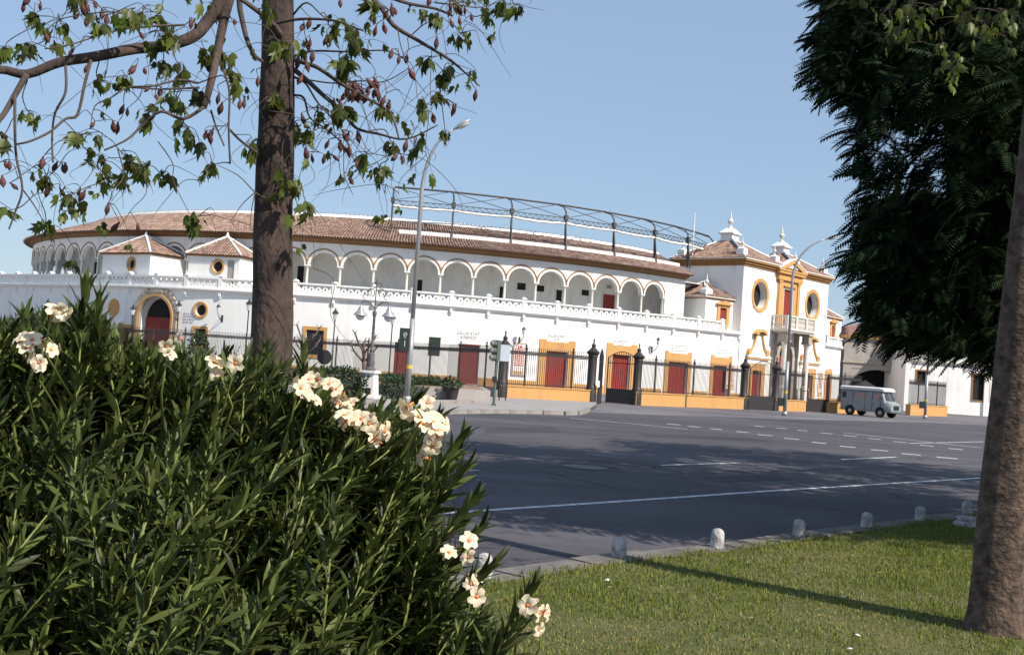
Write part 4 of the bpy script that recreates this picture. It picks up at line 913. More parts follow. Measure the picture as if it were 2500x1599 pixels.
for i in range(7):
    obj('diagonal_brace', MB().bar(tops[i], nods[i+1], .05).mesh('br'), 'steel', gan); obj('diagonal_brace', MB().bar(nods[i], tops[i+1], .05).mesh('br'), 'steel', gan)
    mb = MB(); a, b = nods[i], nods[i+1]; dn = Vector((0, 0, -.36)); nseg = 9
    mb.bar(a, b, .06).bar(a+dn, b+dn, .06)
    for k in range(nseg):
        u0, u1, um = k/nseg, (k+1)/nseg, (k+.5)/nseg
        mb.bar(a.lerp(b, u0), a.lerp(b, um)+dn, .035).bar(a.lerp(b, um)+dn, a.lerp(b, u1), .035)
    obj('lattice_girder', mb.mesh('lat'), 'steel', gan)
    pts = []
    for k in range(25):
        u = k/24; q = a.lerp(b, u)+Vector((0, 0, -.46-.12*math.sin(u*math.pi)*(.5+.5*((i*7) % 3)/2)-.018*math.sin(k*2.1+i)-.012*math.sin(k*5.3))); pts.append(q)
    obj('canvas_roll', MB().tube(pts, [.10+.02*math.sin(k*1.1+i*2)+.012*math.sin(k*3.1) for k in range(25)], 7).mesh('cv', True), 'canvas', gan)
fp = Vector(rp(38, 30, 0)); tp_ = atY(1697, 519, fp.y)
tag(MB().tube([(tp_.x, fp.y, 6), (tp_.x, fp.y, tp_.z)], [.07, .04], 8).build('flagpole', 'white'), 'bare white flagpole rising behind the bullring roof', 'flagpole')

# ================================================================== FENCES
def post_mesh(z0, z1): return MB().bar((0, 0, z0), (0, 0, z1-.3), .07).lathe([(.06, z1-.32), (.08, z1-.26), (.03, z1-.2), (.06, z1-.12), (.015, z1-.05), (.004, z1+.04)], 8).mesh('post')
def railing(parent, a, b, z0, z1, zp=None, posts=None):
    a, b = Vector(a).to_2d(), Vector(b).to_2d(); d = b-a; L_ = d.length; X = T(a.x, a.y, 0, math.atan2(d.y, d.x))
    mb = MB(); n = max(2, int(L_/.125))
    for i in range(n+1):
        x = L_*i/n
        mb.box(x-.011, x+.011, -.011, .011, z0, z1-.1).add([(x-.03, 0, z1-.1), (x, -.014, z1-.1), (x+.03, 0, z1-.1), (x, .014, z1-.1), (x, 0, z1)], [(0, 1, 4), (1, 2, 4), (2, 3, 4), (3, 0, 4), (3, 2, 1, 0)])
    tag(obj('bars', mb.mesh('bars'), 'iron', parent, X), kind='stuff')
    obj('rail', MB().box(0, L_, -.02, .02, z1-.30, z1-.25).box(0, L_, -.02, .02, z1-.46, z1-.41).box(0, L_, -.02, .02, z0+.06, z0+.11).mesh('rails'), 'iron', parent, X)
    mb = MB()
    for i in range(n):
        x = L_*(i+.5)/n; mb.lathe([(.05, -.008), (.05, .008)], 8, Matrix.Translation((x, 0, z1-.355)) @ Matrix.Rotation(rad(90), 4, 'X'))
    tag(obj('ring_frieze', mb.mesh('rings'), 'iron', parent, X), kind='stuff')
    if posts:
        pm = post_mesh(z0, zp)
        for i in range(posts): obj('post', pm, 'iron', parent, X @ Matrix.Translation((L_*(i+.5)/posts, 0, 0)))
pill_me = auto(MB().lathe([(.30, .0), (.30, .9), (.26, 1.0), (.235, 1.05), (.235, 2.55), (.28, 2.6), (.25, 2.65), (.34, 2.78), (.36, 2.86), (.28, 2.92), (.20, 3.0), (.10, 3.12), (.13, 3.22), (.05, 3.34), (.03, 3.42), (.06, 3.48), (.01, 3.62)], 12).mesh('pillar'))
def pillar(name, p, label):
    o = obj(name, pill_me, 'iron', None, T(p[0], p[1], 0)); return tag(o, label, 'pillar', 'cast-iron fence pillars')
def lerp2(a, b, u): return (a.x+(b.x-a.x)*u, a.y+(b.y-a.y)*u)
def wallfence(a, b, label, posts, h=.78, z1=2.86, name='railed_wall'):
    t_ = thing(name, label, 'fence', (a.x, a.y, 0), 0, 'ochre dwarf walls with iron railings')
    d = (b-a).to_2d(); L_ = d.length; X = T(a.x, a.y, 0, math.atan2(d.y, d.x))
    obj('dwarf_wall', MB().box(.0, L_, 0, .42, 0, h-.06).mesh('dw'), 'ochre', t_, X); obj('coping', MB().box(-.03, L_+.03, -.04, .46, h-.058, h).mesh('cp'), 'ochre', t_, X)
    nrm = Vector((-d.y, d.x)).normalized()*.21
    railing(t_, (a.x+nrm.x, a.y+nrm.y), (b.x+nrm.x, b.y+nrm.y), h, z1, 3.02, posts); return t_
wallfence(fl[0], fl[1], 'railed ochre wall between the traffic light and the open gate', 2)
wallfence(fl[2], fl[3], 'longest railed ochre wall, between the open gate and the gatehouse gate', 3)
wallfence(fl[4], fl[5], 'short railed ochre wall behind the curved street lamp', 1)
wallfence(fl[6], fl[7]+Vector((2.2, 2.0, 0)), 'railed ochre wall end beside the grey van', 1)
ra0, ra1 = gnd(2222, 1014, 0), gnd(2312, 1017, 0)
wallfence(ra0, ra1, 'railed ochre wall right of the grey van', 2, .9, 3.0)
for p, lb in ((lerp2(fl[0], fl[1], .03), 'dark iron pillar behind the traffic light and pale sign'), (lerp2(fl[0], fl[1], .97), 'dark iron pillar on the left of the open gate'), (lerp2(fl[2], fl[3], .02), 'dark iron pillar on the right of the open gate'), (lerp2(fl[2], fl[3], .98), 'dark iron pillar left of the closed gatehouse gate'), (lerp2(fl[4], fl[5], .04), 'dark iron pillar right of the closed gatehouse gate')):
    pillar('fence_pillar', (p[0]-.12, p[1]+.16), lb)
def gate_leaf(a, b, label, solid=.75, arch=.0, z1=2.7):
    t_ = thing('iron_gate', label, 'gate', (a[0], a[1], 0)); a, b = Vector(a), Vector(b); d = b-a; L_ = d.length; X = T(a.x, a.y, 0, math.atan2(d.y, d.x))
    obj('kick_panel', MB().box(0, L_, -.015, .015, .08, .08+solid).mesh('kp'), 'iron', t_, X)
    mb = MB(); n = max(4, int(L_/.13))
    for i in range(n+1):
        x = L_*i/n; zt2 = z1+arch*math.sin(math.pi*(x/L_)); mb.box(x-.012, x+.012, -.012, .012, .08, zt2)
    tag(obj('bars', mb.mesh('gb'), 'iron', t_, X), kind='stuff')
    fr = MB().box(0, L_, -.025, .025, .04, .09).box(0, L_, -.025, .025, z1-.35, z1-.3).box(-.03, .03, -.03, .03, 0, z1).box(L_-.03, L_+.03, -.03, .03, 0, z1)
    fr.tube([(L_*u, 0, z1+arch*math.sin(math.pi*u)) for u in np.linspace(0, 1, 13)], .025, 5)
    obj('gate_frame', fr.mesh('gf'), 'iron', t_, X)
g1, g2 = fl[1], fl[2]
q = Vector((g2.x-.1, g2.y+.1)); gate_leaf(q, q+Vector((-1.55, .95)), 'dark iron gate leaf half open on the right of the open gateway', .8, .35)
q = Vector((g1.x+.1, g1.y)); gate_leaf(q, q+Vector((.35, 1.9)), 'dark iron gate leaf swung fully back by the left gateway pillar', .8, .35)
gate_leaf(fl[3].to_2d()+Vector((.1, .2)), fl[4].to_2d()+Vector((0, .2)), 'closed arched iron gate in front of the gatehouse side door', .85, .55)
gate_leaf(fl[5].to_2d()+Vector((.1, .2)), fl[6].to_2d()+Vector((0, .2)), 'closed iron gate near the grey van', .85, .0)
lf = [Vector(p) for p in ((-.5, 56.9), (-3.6, 64), (-10.5, 74), (-16, 78.5), (-21, 80), (-27, 82), (-36, 87), (-50, 96))]
fe = thing('iron_fence', 'long black spear-topped iron fence in front of the left bullring wall', 'fence', (lf[2].x, lf[2].y, 0))
for a, b in zip(lf, lf[1:]):
    d = b-a; X = T(b.x, b.y, 0, math.atan2(-d.y, -d.x)); obj('base_wall', MB().box(0, d.length, -.15, .15, 0, .5).mesh('bw'), 'kerb', fe, X)
    railing(fe, b, a, .5, 2.86, 3.05, max(1, int(d.length/3.4)))

# ================================================================== BACKGROUND BUILDINGS AT THE RIGHT
b1_ = atY(2078, 960, 116); b2_ = atY(2210, 960, 116)
bb = thing('arched_building', 'shaded grey building with a wide low arch behind the van', 'building', (b1_.x, 116, 0))
wB = b2_.x-b1_.x+1.5; xa = b1_.x-1.0; zA = upz(b1_.x+2.5, 116, 902)
mpB = lambda s, o, z: (xa+s, 116-o, z)
ow = wB-1.4; zs_ = zA-1.5
mb = wall_mesh(mpB, 0, wB, 0, 7.2, [(.9, wB-.7, 0, zA, 'rect', .9)], .9, 3)
cx_ = (0.9+wB-.7)/2; hw_ = (wB-1.6)/2
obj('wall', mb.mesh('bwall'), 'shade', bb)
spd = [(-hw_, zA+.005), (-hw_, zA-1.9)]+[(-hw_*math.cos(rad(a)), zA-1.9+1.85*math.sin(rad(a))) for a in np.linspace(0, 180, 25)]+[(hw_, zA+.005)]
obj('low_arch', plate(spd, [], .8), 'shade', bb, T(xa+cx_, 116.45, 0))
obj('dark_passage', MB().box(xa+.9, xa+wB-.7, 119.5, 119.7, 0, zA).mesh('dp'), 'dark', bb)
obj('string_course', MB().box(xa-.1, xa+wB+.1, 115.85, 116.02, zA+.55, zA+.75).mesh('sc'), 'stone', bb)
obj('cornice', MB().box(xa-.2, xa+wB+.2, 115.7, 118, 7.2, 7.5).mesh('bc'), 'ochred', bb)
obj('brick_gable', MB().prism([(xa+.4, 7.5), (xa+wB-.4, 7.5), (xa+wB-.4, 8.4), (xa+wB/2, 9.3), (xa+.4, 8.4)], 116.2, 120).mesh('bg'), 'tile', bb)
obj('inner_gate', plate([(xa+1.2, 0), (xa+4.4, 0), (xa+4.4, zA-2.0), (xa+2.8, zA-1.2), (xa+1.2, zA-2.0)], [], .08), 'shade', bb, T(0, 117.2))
w1, w2 = atY(2206, 960, 112), atY(2440, 960, 112)
wb = thing('white_lodge', 'low white house with small square window behind the right-hand tree', 'building', (w1.x, 112, 0))
zr = upz(w1.x+2, 112, 887); mpW = lambda s, o, z: (w1.x+s, 112-o, z); wl = w2.x-w1.x+6
wx = atY(2238, 925, 112).x-w1.x; wz1, wz0 = upz(w1.x+wx, 112, 905), upz(w1.x+wx, 112, 934)
wx2 = atY(2374, 960, 112).x-w1.x; wz3, wz2 = upz(w1.x+wx2, 112, 914), upz(w1.x+wx2, 112, 976)
wops = [(wx, wx+.95, wz0, wz1, 'rect', .25), (wx2, wx2+1.6, wz2, wz3, 'rect', .25)]
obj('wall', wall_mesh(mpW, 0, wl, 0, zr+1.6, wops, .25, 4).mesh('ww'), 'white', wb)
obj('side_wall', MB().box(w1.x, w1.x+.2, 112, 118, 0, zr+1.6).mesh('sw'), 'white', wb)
for o_ in wops:
    f_ = obj('window', MB().box(w1.x+o_[0], w1.x+o_[1], 112.18, 112.22, o_[2], o_[3]).mesh('wn'), 'dark', wb)
    obj('window_frame', plate([(o_[0]-.15, o_[2]-.15), (o_[1]+.15, o_[2]-.15), (o_[1]+.15, o_[3]+.15), (o_[0]-.15, o_[3]+.15)], [[(o_[0], o_[2]), (o_[1], o_[2]), (o_[1], o_[3]), (o_[0], o_[3])]], .12), 'ochred', f_, T(w1.x, 112))
obj('string_course', MB().box(w1.x-.1, w1.x+wl, 111.85, 112.0, zr, zr+.22).mesh('sc'), 'shade', wb)
for s_x in (.0, .42, .62): obj('pilaster', MB().box(w1.x+wl*s_x+1.5*(s_x > 0), w1.x+wl*s_x+.5+1.5*(s_x > 0), 111.8, 112.0, 0, zr).mesh('pi'), 'white', wb)
obj('cornice', MB().box(w1.x-.3, w1.x+wl, 111.6, 118, zr+1.6, zr+1.85).mesh('wc'), 'white', wb)
obj('roof', MB().add([(w1.x-.4, 111.5, zr+1.85), (w1.x+wl, 111.5, zr+1.85), (w1.x+wl, 118, zr+3.4), (w1.x-.4, 118, zr+3.4)], [(0, 1, 2, 3)]).mesh('wr'), 'tile', wb)

# ================================================================== STREET FURNITURE
def street_lamp(base, h, head, label, box=None, band=True, sign=False):
    b = Vector(base); t_ = thing('street_lamp', label, 'street lamp', b, 0, 'tall curved street lamps')
    hx = head; r0 = .105
    pts = [(0, 0, 0), (0, 0, h*.30)]; pole = MB().tube([(0, 0, 0), (0, 0, .25)], .16, 12).tube([(0, 0, .2), (0, 0, h*.30)], r0, 12)
    o = obj('base', pole.mesh('base', True), 'galv', t_, T(*b))
    R_c = 1.35; cv = [(0, 0, h*.30), (0, 0, h-R_c*1.9)]
    for a in np.linspace(8, 74, 9): cv.append((hx*(1-math.cos(rad(a)))*1.0*.98, 0, h-R_c*1.9+math.sin(rad(a))*R_c*1.9))
    obj('mast', MB().tube(cv, np.linspace(.085, .035, len(cv)).tolist(), 10).mesh('mast', True), 'galv', t_, T(*b))
    ex = Vector(cv[-1]); d = (Vector(cv[-1])-Vector(cv[-2])).normalized()
    X = T(*b) @ Matrix.Translation(ex) @ d.to_track_quat('X', 'Z').to_matrix().to_4x4()
    prof = [(.03, -.05), (.06, .05), (.13, .22), (.17, .42), (.14, .62), (.05, .74), (.005, .76)]
    Y = Matrix.Rotation(rad(90), 4, 'Y')
    hd = obj('lamp_head', MB().lathe(prof, 12, Matrix.Scale(.62, 4, (0, 0, 1)) @ Y).mesh('lh', True), 'galv', t_, X)
    obj('lamp_bowl', MB().lathe([(.12, .22), (.15, .42), (.12, .6), (.03, .68)], 12, Matrix.Translation((0, 0, -.05)) @ Matrix.Scale(.6, 4, (0, 0, 1)) @ Y).mesh('lb', True), 'lampglass', hd, X)
    if band: obj('yellow_band', MB().tube([(0, 0, 1.28), (0, 0, 1.42)], .115, 12).mesh('yb'), 'yellow', t_, T(*b))
    if box: obj('junction_box', MB().box(*box).mesh('jb'), 'green', t_, T(*b))
    return t_
lb_ = gnd(993, 983, .125); hL = upz(lb_.x, lb_.y, 306)-.125
L1 = street_lamp(lb_, hL, 1.45, 'tall grey street lamp with curved arm on the near pavement, left of centre')
lr_ = gnd(1915, 1015, 0); hR = upz(lr_.x, lr_.y, 575)
street_lamp(lr_, hR, 2.5, 'tall grey street lamp with curved arm in front of the gatehouse', (-.42, -.14, -.16, .14, .55, 1.0), True)
l3_ = gnd(2258, 1022, 0)
street_lamp(l3_, hR+.3, -2.0, 'grey street lamp whose top is lost in the dark tree', (-.42, -.14, -.16, .14, .75, 1.25))
# signal box with route numbers fixed to the left lamp
sg = obj('route_sign', MB().box(-.36, .02, -.10, .10, 0, .86).mesh('rs'), 'green', None, T(lb_.x-.08, lb_.y-.1, upz(lb_.x, lb_.y, 858), rad(8)))
tag(sg, 'dark green box sign fixed to the left street lamp', 'sign')
obj('sign_characters', text_mesh('9\n1', .34), 'greyink', sg, WM[sg.name] @ Matrix.Translation((-.15, -.11, .42)))
# ornate lamp on white pedestal
ob = gnd(899.6, 971.5, .125); ht = upz(ob.x, ob.y, 677)-.125; sc_ = ht/5.3
ol = thing('candelabra_lamp', 'ornate iron twin-lantern lamp on a white stone pedestal', 'lamp post', ob)
X0 = T(*ob, rad(-14)) @ Matrix.Scale(sc_, 4)
ped = obj('pedestal', MB().box(-.42, .42, -.42, .42, 0, .1).add([(-.33, -.33, .1), (.33, -.33, .1), (.33, .33, .1), (-.33, .33, .1), (-.27, -.27, 1.1), (.27, -.27, 1.1), (.27, .27, 1.1), (-.27, .27, 1.1)], [(0, 1, 5, 4), (1, 2, 6, 5), (2, 3, 7, 6), (3, 0, 4, 7), (4, 5, 6, 7)]).box(-.36, .36, -.36, .36, 1.1, 1.2).mesh('pd'), 'white', ol, X0)
obj('hatch', MB().box(-.02, .2, -.335, -.29, .18, .45).mesh('ha'), 'dark', ped, X0)
obj('post', auto(MB().lathe([(.22, 1.2), (.22, 1.28), (.15, 1.36), (.17, 1.6), (.12, 1.72), (.15, 1.9), (.10, 2.0), (.12, 2.08), (.07, 2.2), (.055, 3.55), (.09, 3.62), (.10, 3.75), (.05, 3.85), (.03, 4.1), (.02, 4.9), (.05, 5.0), (.005, 5.3)], 12).mesh('po')), 'lampiron', ol, X0)
for sx in (-1, 1):
    arm = MB().tube([(0, 0, 3.85), (sx*.12, 0, 4.05), (sx*.35, 0, 4.22), (sx*.58, 0, 4.22), (sx*.66, 0, 4.1)], .028, 6)
    for (cx, cz, r, a0, a1) in ((sx*.25, 4.62, .2, -60, 250), (sx*.5, 4.42, .13, 0, 300), (sx*.12, 4.95, .13, -80, 220)):
        arm.tube([(cx+r*(1-.35*i/14)*math.cos(rad(a0+(a1-a0)*i/14)), 0, cz+r*(1-.35*i/14)*math.sin(rad(a0+(a1-a0)*i/14))) for i in range(15)], .02, 5)
    a_o = obj('scroll_arm', arm.mesh('sa'), 'lampiron', ol, X0)
    obj('lantern', auto(MB().lathe([(.02, 4.1), (.05, 4.0), (.10, 3.92), (.13, 3.8), (.30, 3.62), (.31, 3.59), (.2, 3.58)], 14, None, (sx*.66, 0)).mesh('ln')), 'galv', a_o, X0)
    obj('globe', MB().lathe([(.2, 3.58), (.19, 3.48), (.12, 3.4), (.01, 3.37)], 12, None, (sx*.66, 0)).mesh('gl', True), 'lampglass', a_o, X0)
# slender lantern posts along the fence
for px, py, Y, lb in ((960, 763, 77.2, 'slender iron lantern post right of the ornate lamp, beside the left street lamp'), (820, 751, 75.5, 'slender iron lantern post left of the ornate lamp'), (609.5, 728, 74.5, 'slender iron lantern post close to the left of the foreground trunk'), (438, 733, 81, 'slender iron lantern post right of the stone portal'), (326, 742, 84, 'slender iron lantern post left of the stone portal')):
    tp2 = atY(px, py, Y); h = tp2.z
    t_ = thing('lantern_post', lb, 'lamp post', (tp2.x, Y, 0)); X = T(tp2.x, Y, 0)
    obj('post', auto(MB().lathe([(.13, 0), (.13, .5), (.07, .6), (.05, 1.2), (.04, h-.95), (.07, h-.9), (.04, h-.84)], 8).mesh('p')), 'iron', t_, X)
    obj('lantern', MB().lathe([(.10, h-.84), (.20, h-.42)], 6).mesh('l'), 'lampglass', t_, X)
    obj('lantern_cap', MB().lathe([(.24, h-.42), (.22, h-.36), (.10, h-.2), (.04, h-.14), (.05, h-.08), (.005, h)], 6).mesh('c'), 'iron', t_, X)
# wall lanterns
for px, py, lb in ((1279, 807, 'bracket lantern on the white wall above the tiled poster'), (1607, 832, 'bracket lantern on the white wall between the third and fourth ticket doors'), (533, 752, 'bracket lantern on the wall beside the round window')):
    s, z = wallP.hit(px, py, .75); F_ = wallP.fr(s, 0, 0)
    t_ = thing('wall_lantern', lb, 'lantern', F_.translation+Vector((0, 0, z-.6)), 0, 'bracket lanterns on the bullring wall')
    obj('bracket', MB().tube([(0, 0, z-.95), (0, -.25, z-.9), (0, -.5, z-.72), (0, -.72, z-.5), (0, -.75, z-.35)], .03, 6).tube([(0, 0, z-.6), (0, -.2, z-.68), (0, -.4, z-.8)], .02, 5).box(-.08, .08, -.02, .02, z-1.05, z-.5).mesh('b'), 'iron', t_, F_)
    X = F_ @ Matrix.Translation((0, -.75, 0))
    obj('glass', MB().lathe([(.09, z-.35), (.17, z+.08)], 6).mesh('g'), 'lampglass', t_, X); obj('cap', MB().lathe([(.2, z+.08), (.1, z+.2), (.05, z+.25), (.01, z+.34)], 6).mesh('cp'), 'iron', t_, X)
# traffic light and notice board
tb = gnd(1205, 990, .125); tz = upz(tb.x, tb.y, 838)
tl = thing('traffic_light', 'grey three-lamp traffic light on a post at the far kerb', 'traffic light', tb); X = T(*tb)
obj('post', MB().tube([(0, 0, 0), (0, 0, tz-.2)], .055, 8).box(-.1, .1, -.1, .1, 0, .08).mesh('p', False), 'tl', tl, X)
obj('push_button', MB().box(-.12, .05, -.09, .09, .95, 1.18).mesh('pb'), 'iron', tl, X)
X2 = X @ Matrix.Translation((-.06, 0, tz-.86)) @ Matrix.Rotation(rad(-35), 4, 'Z')
hd = obj('signal_head', MB().box(-.14, .14, -.08, .14, 0, .86).mesh('sh'), 'tl', tl, X2)
for k, m_ in enumerate(('green', 'ochre', 'door')):
    zz = .15+k*.28
    obj('visor', MB().lathe([(.125, 0), (.12, .2)], 12, Matrix.Translation((0, -.08, zz)) @ Matrix.Rotation(rad(90), 4, 'X')).mesh('v'), 'lampglass' if False else 'tl', hd, X2)
    obj('lens', MB().lathe([(.10, 0), (.09, .02), (.02, .035)], 12, Matrix.Translation((0, -.285, zz)) @ Matrix.Rotation(rad(90), 4, 'X')).mesh('le', True), 'shade', hd, X2)
nb = gnd(1226, 978, .125); nz1, nz0 = upz(nb.x, nb.y, 842), upz(nb.x, nb.y, 882)
t_ = thing('notice_board', 'pale blue-grey sign panel on two thin posts beside the traffic light', 'sign', nb); X = T(*nb, rad(6))
obj('panel', MB().box(-.24, .22, -.07, .07, nz0-.125, nz1-.125).mesh('pn'), 'signw', t_, X)
obj('panel_edge', MB().box(-.27, -.242, -.09, .09, nz0-.14, nz1-.11).mesh('pe'), 'iron', t_, X)
for x in (-.15, .15): obj('leg', MB().bar((x, 0, 0), (x, 0, nz0-.126), .05).mesh('lg'), 'iron', t_, X)
nt_ = MB().box(-.1, .1, -.02, .0, 0, .36)
pn_ = lerp2(fl[0], fl[1], .985)
tag(nt_.build('notice_plate', 'poster', None, T(pn_[0]+.15, pn_[1]-.16, .95, rad(40))), 'small white notice plate hanging at the open gate pillar', 'sign')
# round sign seen from behind
rs_ = gnd(795, 985, .125); Y_ = 44.5; ctr = atY(792, 872, Y_)
t_ = thing('round_sign', 'dark back of a round road sign above the clipped hedge', 'sign', (ctr.x, Y_, .125))
obj('post', MB().tube([(ctr.x, Y_+.04, .125), (ctr.x, Y_+.04, ctr.z)], .03, 8).mesh('p'), 'iron', t_)
obj('disc', MB().lathe([(.29, -.012), (.3, 0), (.29, .012)], 28, Matrix.Translation(ctr) @ Matrix.Rotation(rad(90), 4, 'X')).mesh('d'), 'iron', t_)
# bollards
for k, p in enumerate(BOLL):
    r = .068; mb = MB().lathe([(r, -.1), (r*1.02, .05), (r*1.0, .10), (r*.94, .14), (r*.74, .168), (r*.36, .182), (.002, .186)], 16)
    me = auto(mb.mesh('bollard'), 50)
    nm_ = ('leftmost white stone bollard, half hidden by the oleander', 'second white stone bollard from the oleander', 'third white stone bollard from the oleander', 'fourth white stone bollard, in the middle of the row', 'fifth white stone bollard from the oleander', 'sixth white stone bollard, next to last before the big trunk', 'last white stone bollard, right beside the big trunk')[k]
    o = obj('stone_bollard', me, 'bollard', None, T(p.x, p.y, .085, k) @ Matrix.Rotation(rad(random.uniform(-3, 3)), 4, 'X')); tag(o, nm_, 'bollard', 'white stone bollards along the lawn kerb')
# stone step beside the last bollard
sp_ = gnd(2358, 1280, .1); st = thing('stacked_stones', 'two flat stacked stones beside the big trunk', 'stone', sp_)
for i, (a, b, c) in enumerate(((.16, .12, .07), (.13, .10, .06))): obj('stone', auto(MB().lathe([(a*.9, 0), (a, c*.4), (a*.95, c*.8), (a*.8, c)], 9).mesh('s'), 60), 'bollard', st, T(sp_.x+.01*i, sp_.y, .075+i*.072, i*.7))

# ================================================================== PLANTER BED AND SHRUBS ACROSS THE ROAD
def shrub(name, label, c, rx, ry, rz_, n, m_='leafs', ls=.09, z0=None, cat='shrub', group=None, stems=7):
    t_ = thing(name, label, cat, c, 0, group); c = Vector(c)
    u = rng.normal(size=(n, 3)); u /= np.linalg.norm(u, axis=1)[:, None]; rr = rng.uniform(.35, 1.0, n)**.45
    lump = 1+.16*np.sin(u[:, 0]*5+c.x)*np.cos(u[:, 2]*6)+.12*np.sin(u[:, 1]*9+c.y)
    P = u*rr[:, None]*lump[:, None]*np.array([rx, ry, rz_])+np.array([c.x, c.y, c.z+rz_*.92]); P[:, 2] = np.maximum(P[:, 2], c.z+.03)
    d = u+rng.normal(0, .6, (n, 3)); d /= np.linalg.norm(d, axis=1)[:, None]; q = rng.normal(size=(n, 3)); s_v = np.cross(d, q); s_v /= np.linalg.norm(s_v, axis=1)[:, None]; nn = np.cross(s_v, d)
    sz = ls*rng.uniform(.6, 1.4, n)[:, None]
    inst('foliage', [(-.22, .1, 0), (.22, .1, 0), (.3, .5, .05), (0, 1, 0), (-.3, .5, .05)], [(0, 1, 2), (0, 2, 4), (2, 3, 4)], np.stack([s_v*sz, d*sz, nn*sz], 2), P, m_, t_, Mw=Matrix.Translation(c))['kind'] = 'stuff'
    mb = MB()
    for i in range(stems):
        a = 2*math.pi*i/stems; mb.tube([(0, 0, 0), (rx*.25*math.cos(a), ry*.25*math.sin(a), rz_*.7), (rx*.5*math.cos(a+.3), ry*.5*math.sin(a+.3), rz_*1.4)], [.03, .02, .01], 5)
    obj('stems', mb.mesh('stems'), 'twig', t_, Matrix.Translation(c)); return t_
# planter
pf = [gnd(1038, 974, .125), gnd(1100, 977, .125), gnd(1196, 981, .125)]
plt = thing('planter_bed', 'low concrete planter bed with soil in front of the iron fence', 'planter', pf[1])
mb = MB(); back = [Vector((-1.3, 56.6, 0)), Vector((-4.6, 61.5, 0)), Vector((-8.8, 68, 0)), pf[0]+Vector((-7.5, 8.5, 0))]
poly = [(p.x, p.y) for p in pf]+[(p.x, p.y) for p in back]
obj('rim', MB().slab(poly, .1, .62).mesh('rim'), 'pave', plt); cx_, cy_ = np.mean(poly, axis=0)
obj('soil', MB().slab([(cx_+(x-cx_)*.93, cy_+(y-cy_)*.95) for x, y in poly], .5, .64).mesh('so'), 'soil', plt)
for i, (fx, fy) in enumerate(((.0, .0), (.12, .25), (.3, .3), (.5, .1), (.62, .35), (.8, .2), (.95, .42), (.2, .6), (.45, .7))):
    p = pf[0].lerp(pf[2], .1+fx*.85)+Vector((-1.4, 1.8, 0))+Vector((-2.3, 3.4, 0))*fy
    shrub('bedding_plant', ('low green bedding plant in the concrete planter bed, ' + ('at its left end', 'second from the left along the front', 'third from the left along the front', 'at the middle of the front', 'right of the middle', 'fourth from the right', 'at the right end', 'in the left back row', 'in the right back row')[i]), (p.x, p.y, .6), .8, .7, .17+.05*random.random(), 420, 'leafs', .11, group='bedding plants in the concrete planter', stems=4)
kl = gnd(885, 985, .125); kr = gnd(1150, 985, .125)
tag(MB().bar(kl+Vector((0, 0, .06)), kr+Vector((0, 0, .06)), .25, .16).build('pavement_edging', 'kerb'), 'long low stone edging on the far pavement near the street lamp', 'edging')
pb = gnd(1102, 978, .125)
pt_ = thing('plant_tub', 'dark tub with a small shrub in front of the planter wall', 'planter', pb)
obj('tub', auto(MB().lathe([(.22, 0), (.30, .5), (.33, .52), (.33, .57), (.27, .57), (.25, .5)], 14).mesh('tub')), 'iron', pt_, T(*pb))
shrub('tub_shrub', 'small round shrub growing in the dark tub', (pb.x, pb.y, .6), .42, .42, .26, 260, 'leafs', .12)
hc = gnd(812, 968, .125); shrub('clipped_hedge', 'big dark clipped bush left of the ornate lamp pedestal', (hc.x, hc.y+.6, .1), 1.35, 1.1, .62, 3600, 'leafs', .10)
p = gnd(968, 975, .125); shrub('round_bush', 'rounded dark bush between the ornate lamp and the street lamp', (p.x, p.y+.5, .1), .72, .6, .48, 1500, 'leafs', .09)
p = atY(92, 800, 62); shrub('tall_shrub', 'tall dense shrub in front of the far left wall', (p.x, 62, .1), 1.7, 1.5, 1.55, 2600, 'leafs', .16)
p = atY(487, 820, 76); shrub('spiky_shrub', 'small spiky shrub under the round window', (p.x, 76, .1), .7, .6, 1.35, 700, 'leafs', .2)
# bench beside the pedestal
bq = gnd(925, 965, .125); bn = thing('stone_bench', 'low stone bench with brown top right of the lamp pedestal', 'bench', bq)
obj('seat', MB().box(-.7, .9, -.2, .25, .42, .5).mesh('s'), 'tile', bn, T(bq.x, bq.y+1.5, .125, rad(4)))
for x in (-.55, .7): obj('leg', MB().box(x-.15, x+.15, -.17, .22, 0, .42).mesh('l'), 'shade', bn, T(bq.x, bq.y+1.5, .125, rad(4)))
# bare pollarded trees
def pollard(px, py, Y, h, label, seed):
    r2 = random.Random(seed); b = atY(px, py, Y); b.z = .1
    t_ = thing('pollarded_tree', label, 'tree', b)
    obj('trunk', MB().tube([(0, 0, 0), (.03, 0, h*.3), (-.02, 0, h*.55)], [.11, .09, .08], 8).mesh('tk', True), 'barkdark', t_, Matrix.Translation(b))
    mb = MB()
    for k in range(7):
        a = k*2.4; l = h*r2.uniform(.3, .5); st_ = Vector((-.02, 0, h*(.42+.13*(k % 2))))
        l *= .62; p1 = st_+Vector((math.cos(a)*l*.5, math.sin(a)*l*.5, l*.5)); p2 = p1+Vector((math.cos(a)*l*.3, math.sin(a)*.1, l*.5)); mb.tube([st_, p1, p2], [.055, .04, .045], 6)
        for j in range(4):
            d = Vector((r2.gauss(0, 1), r2.gauss(0, 1), r2.uniform(.2, 1.2))).normalized()*r2.uniform(.15, .35); mb.tube([p2, p2+d], [.018, .008], 4)
            d = Vector((r2.gauss(0, 1), r2.gauss(0, 1), r2.uniform(.2, 1.2))).normalized()*r2.uniform(.15, .3); mb.tube([p1, p1+d], [.018, .008], 4)
    obj('branches', mb.mesh('br', True), 'barkdark', t_, Matrix.Translation(b))
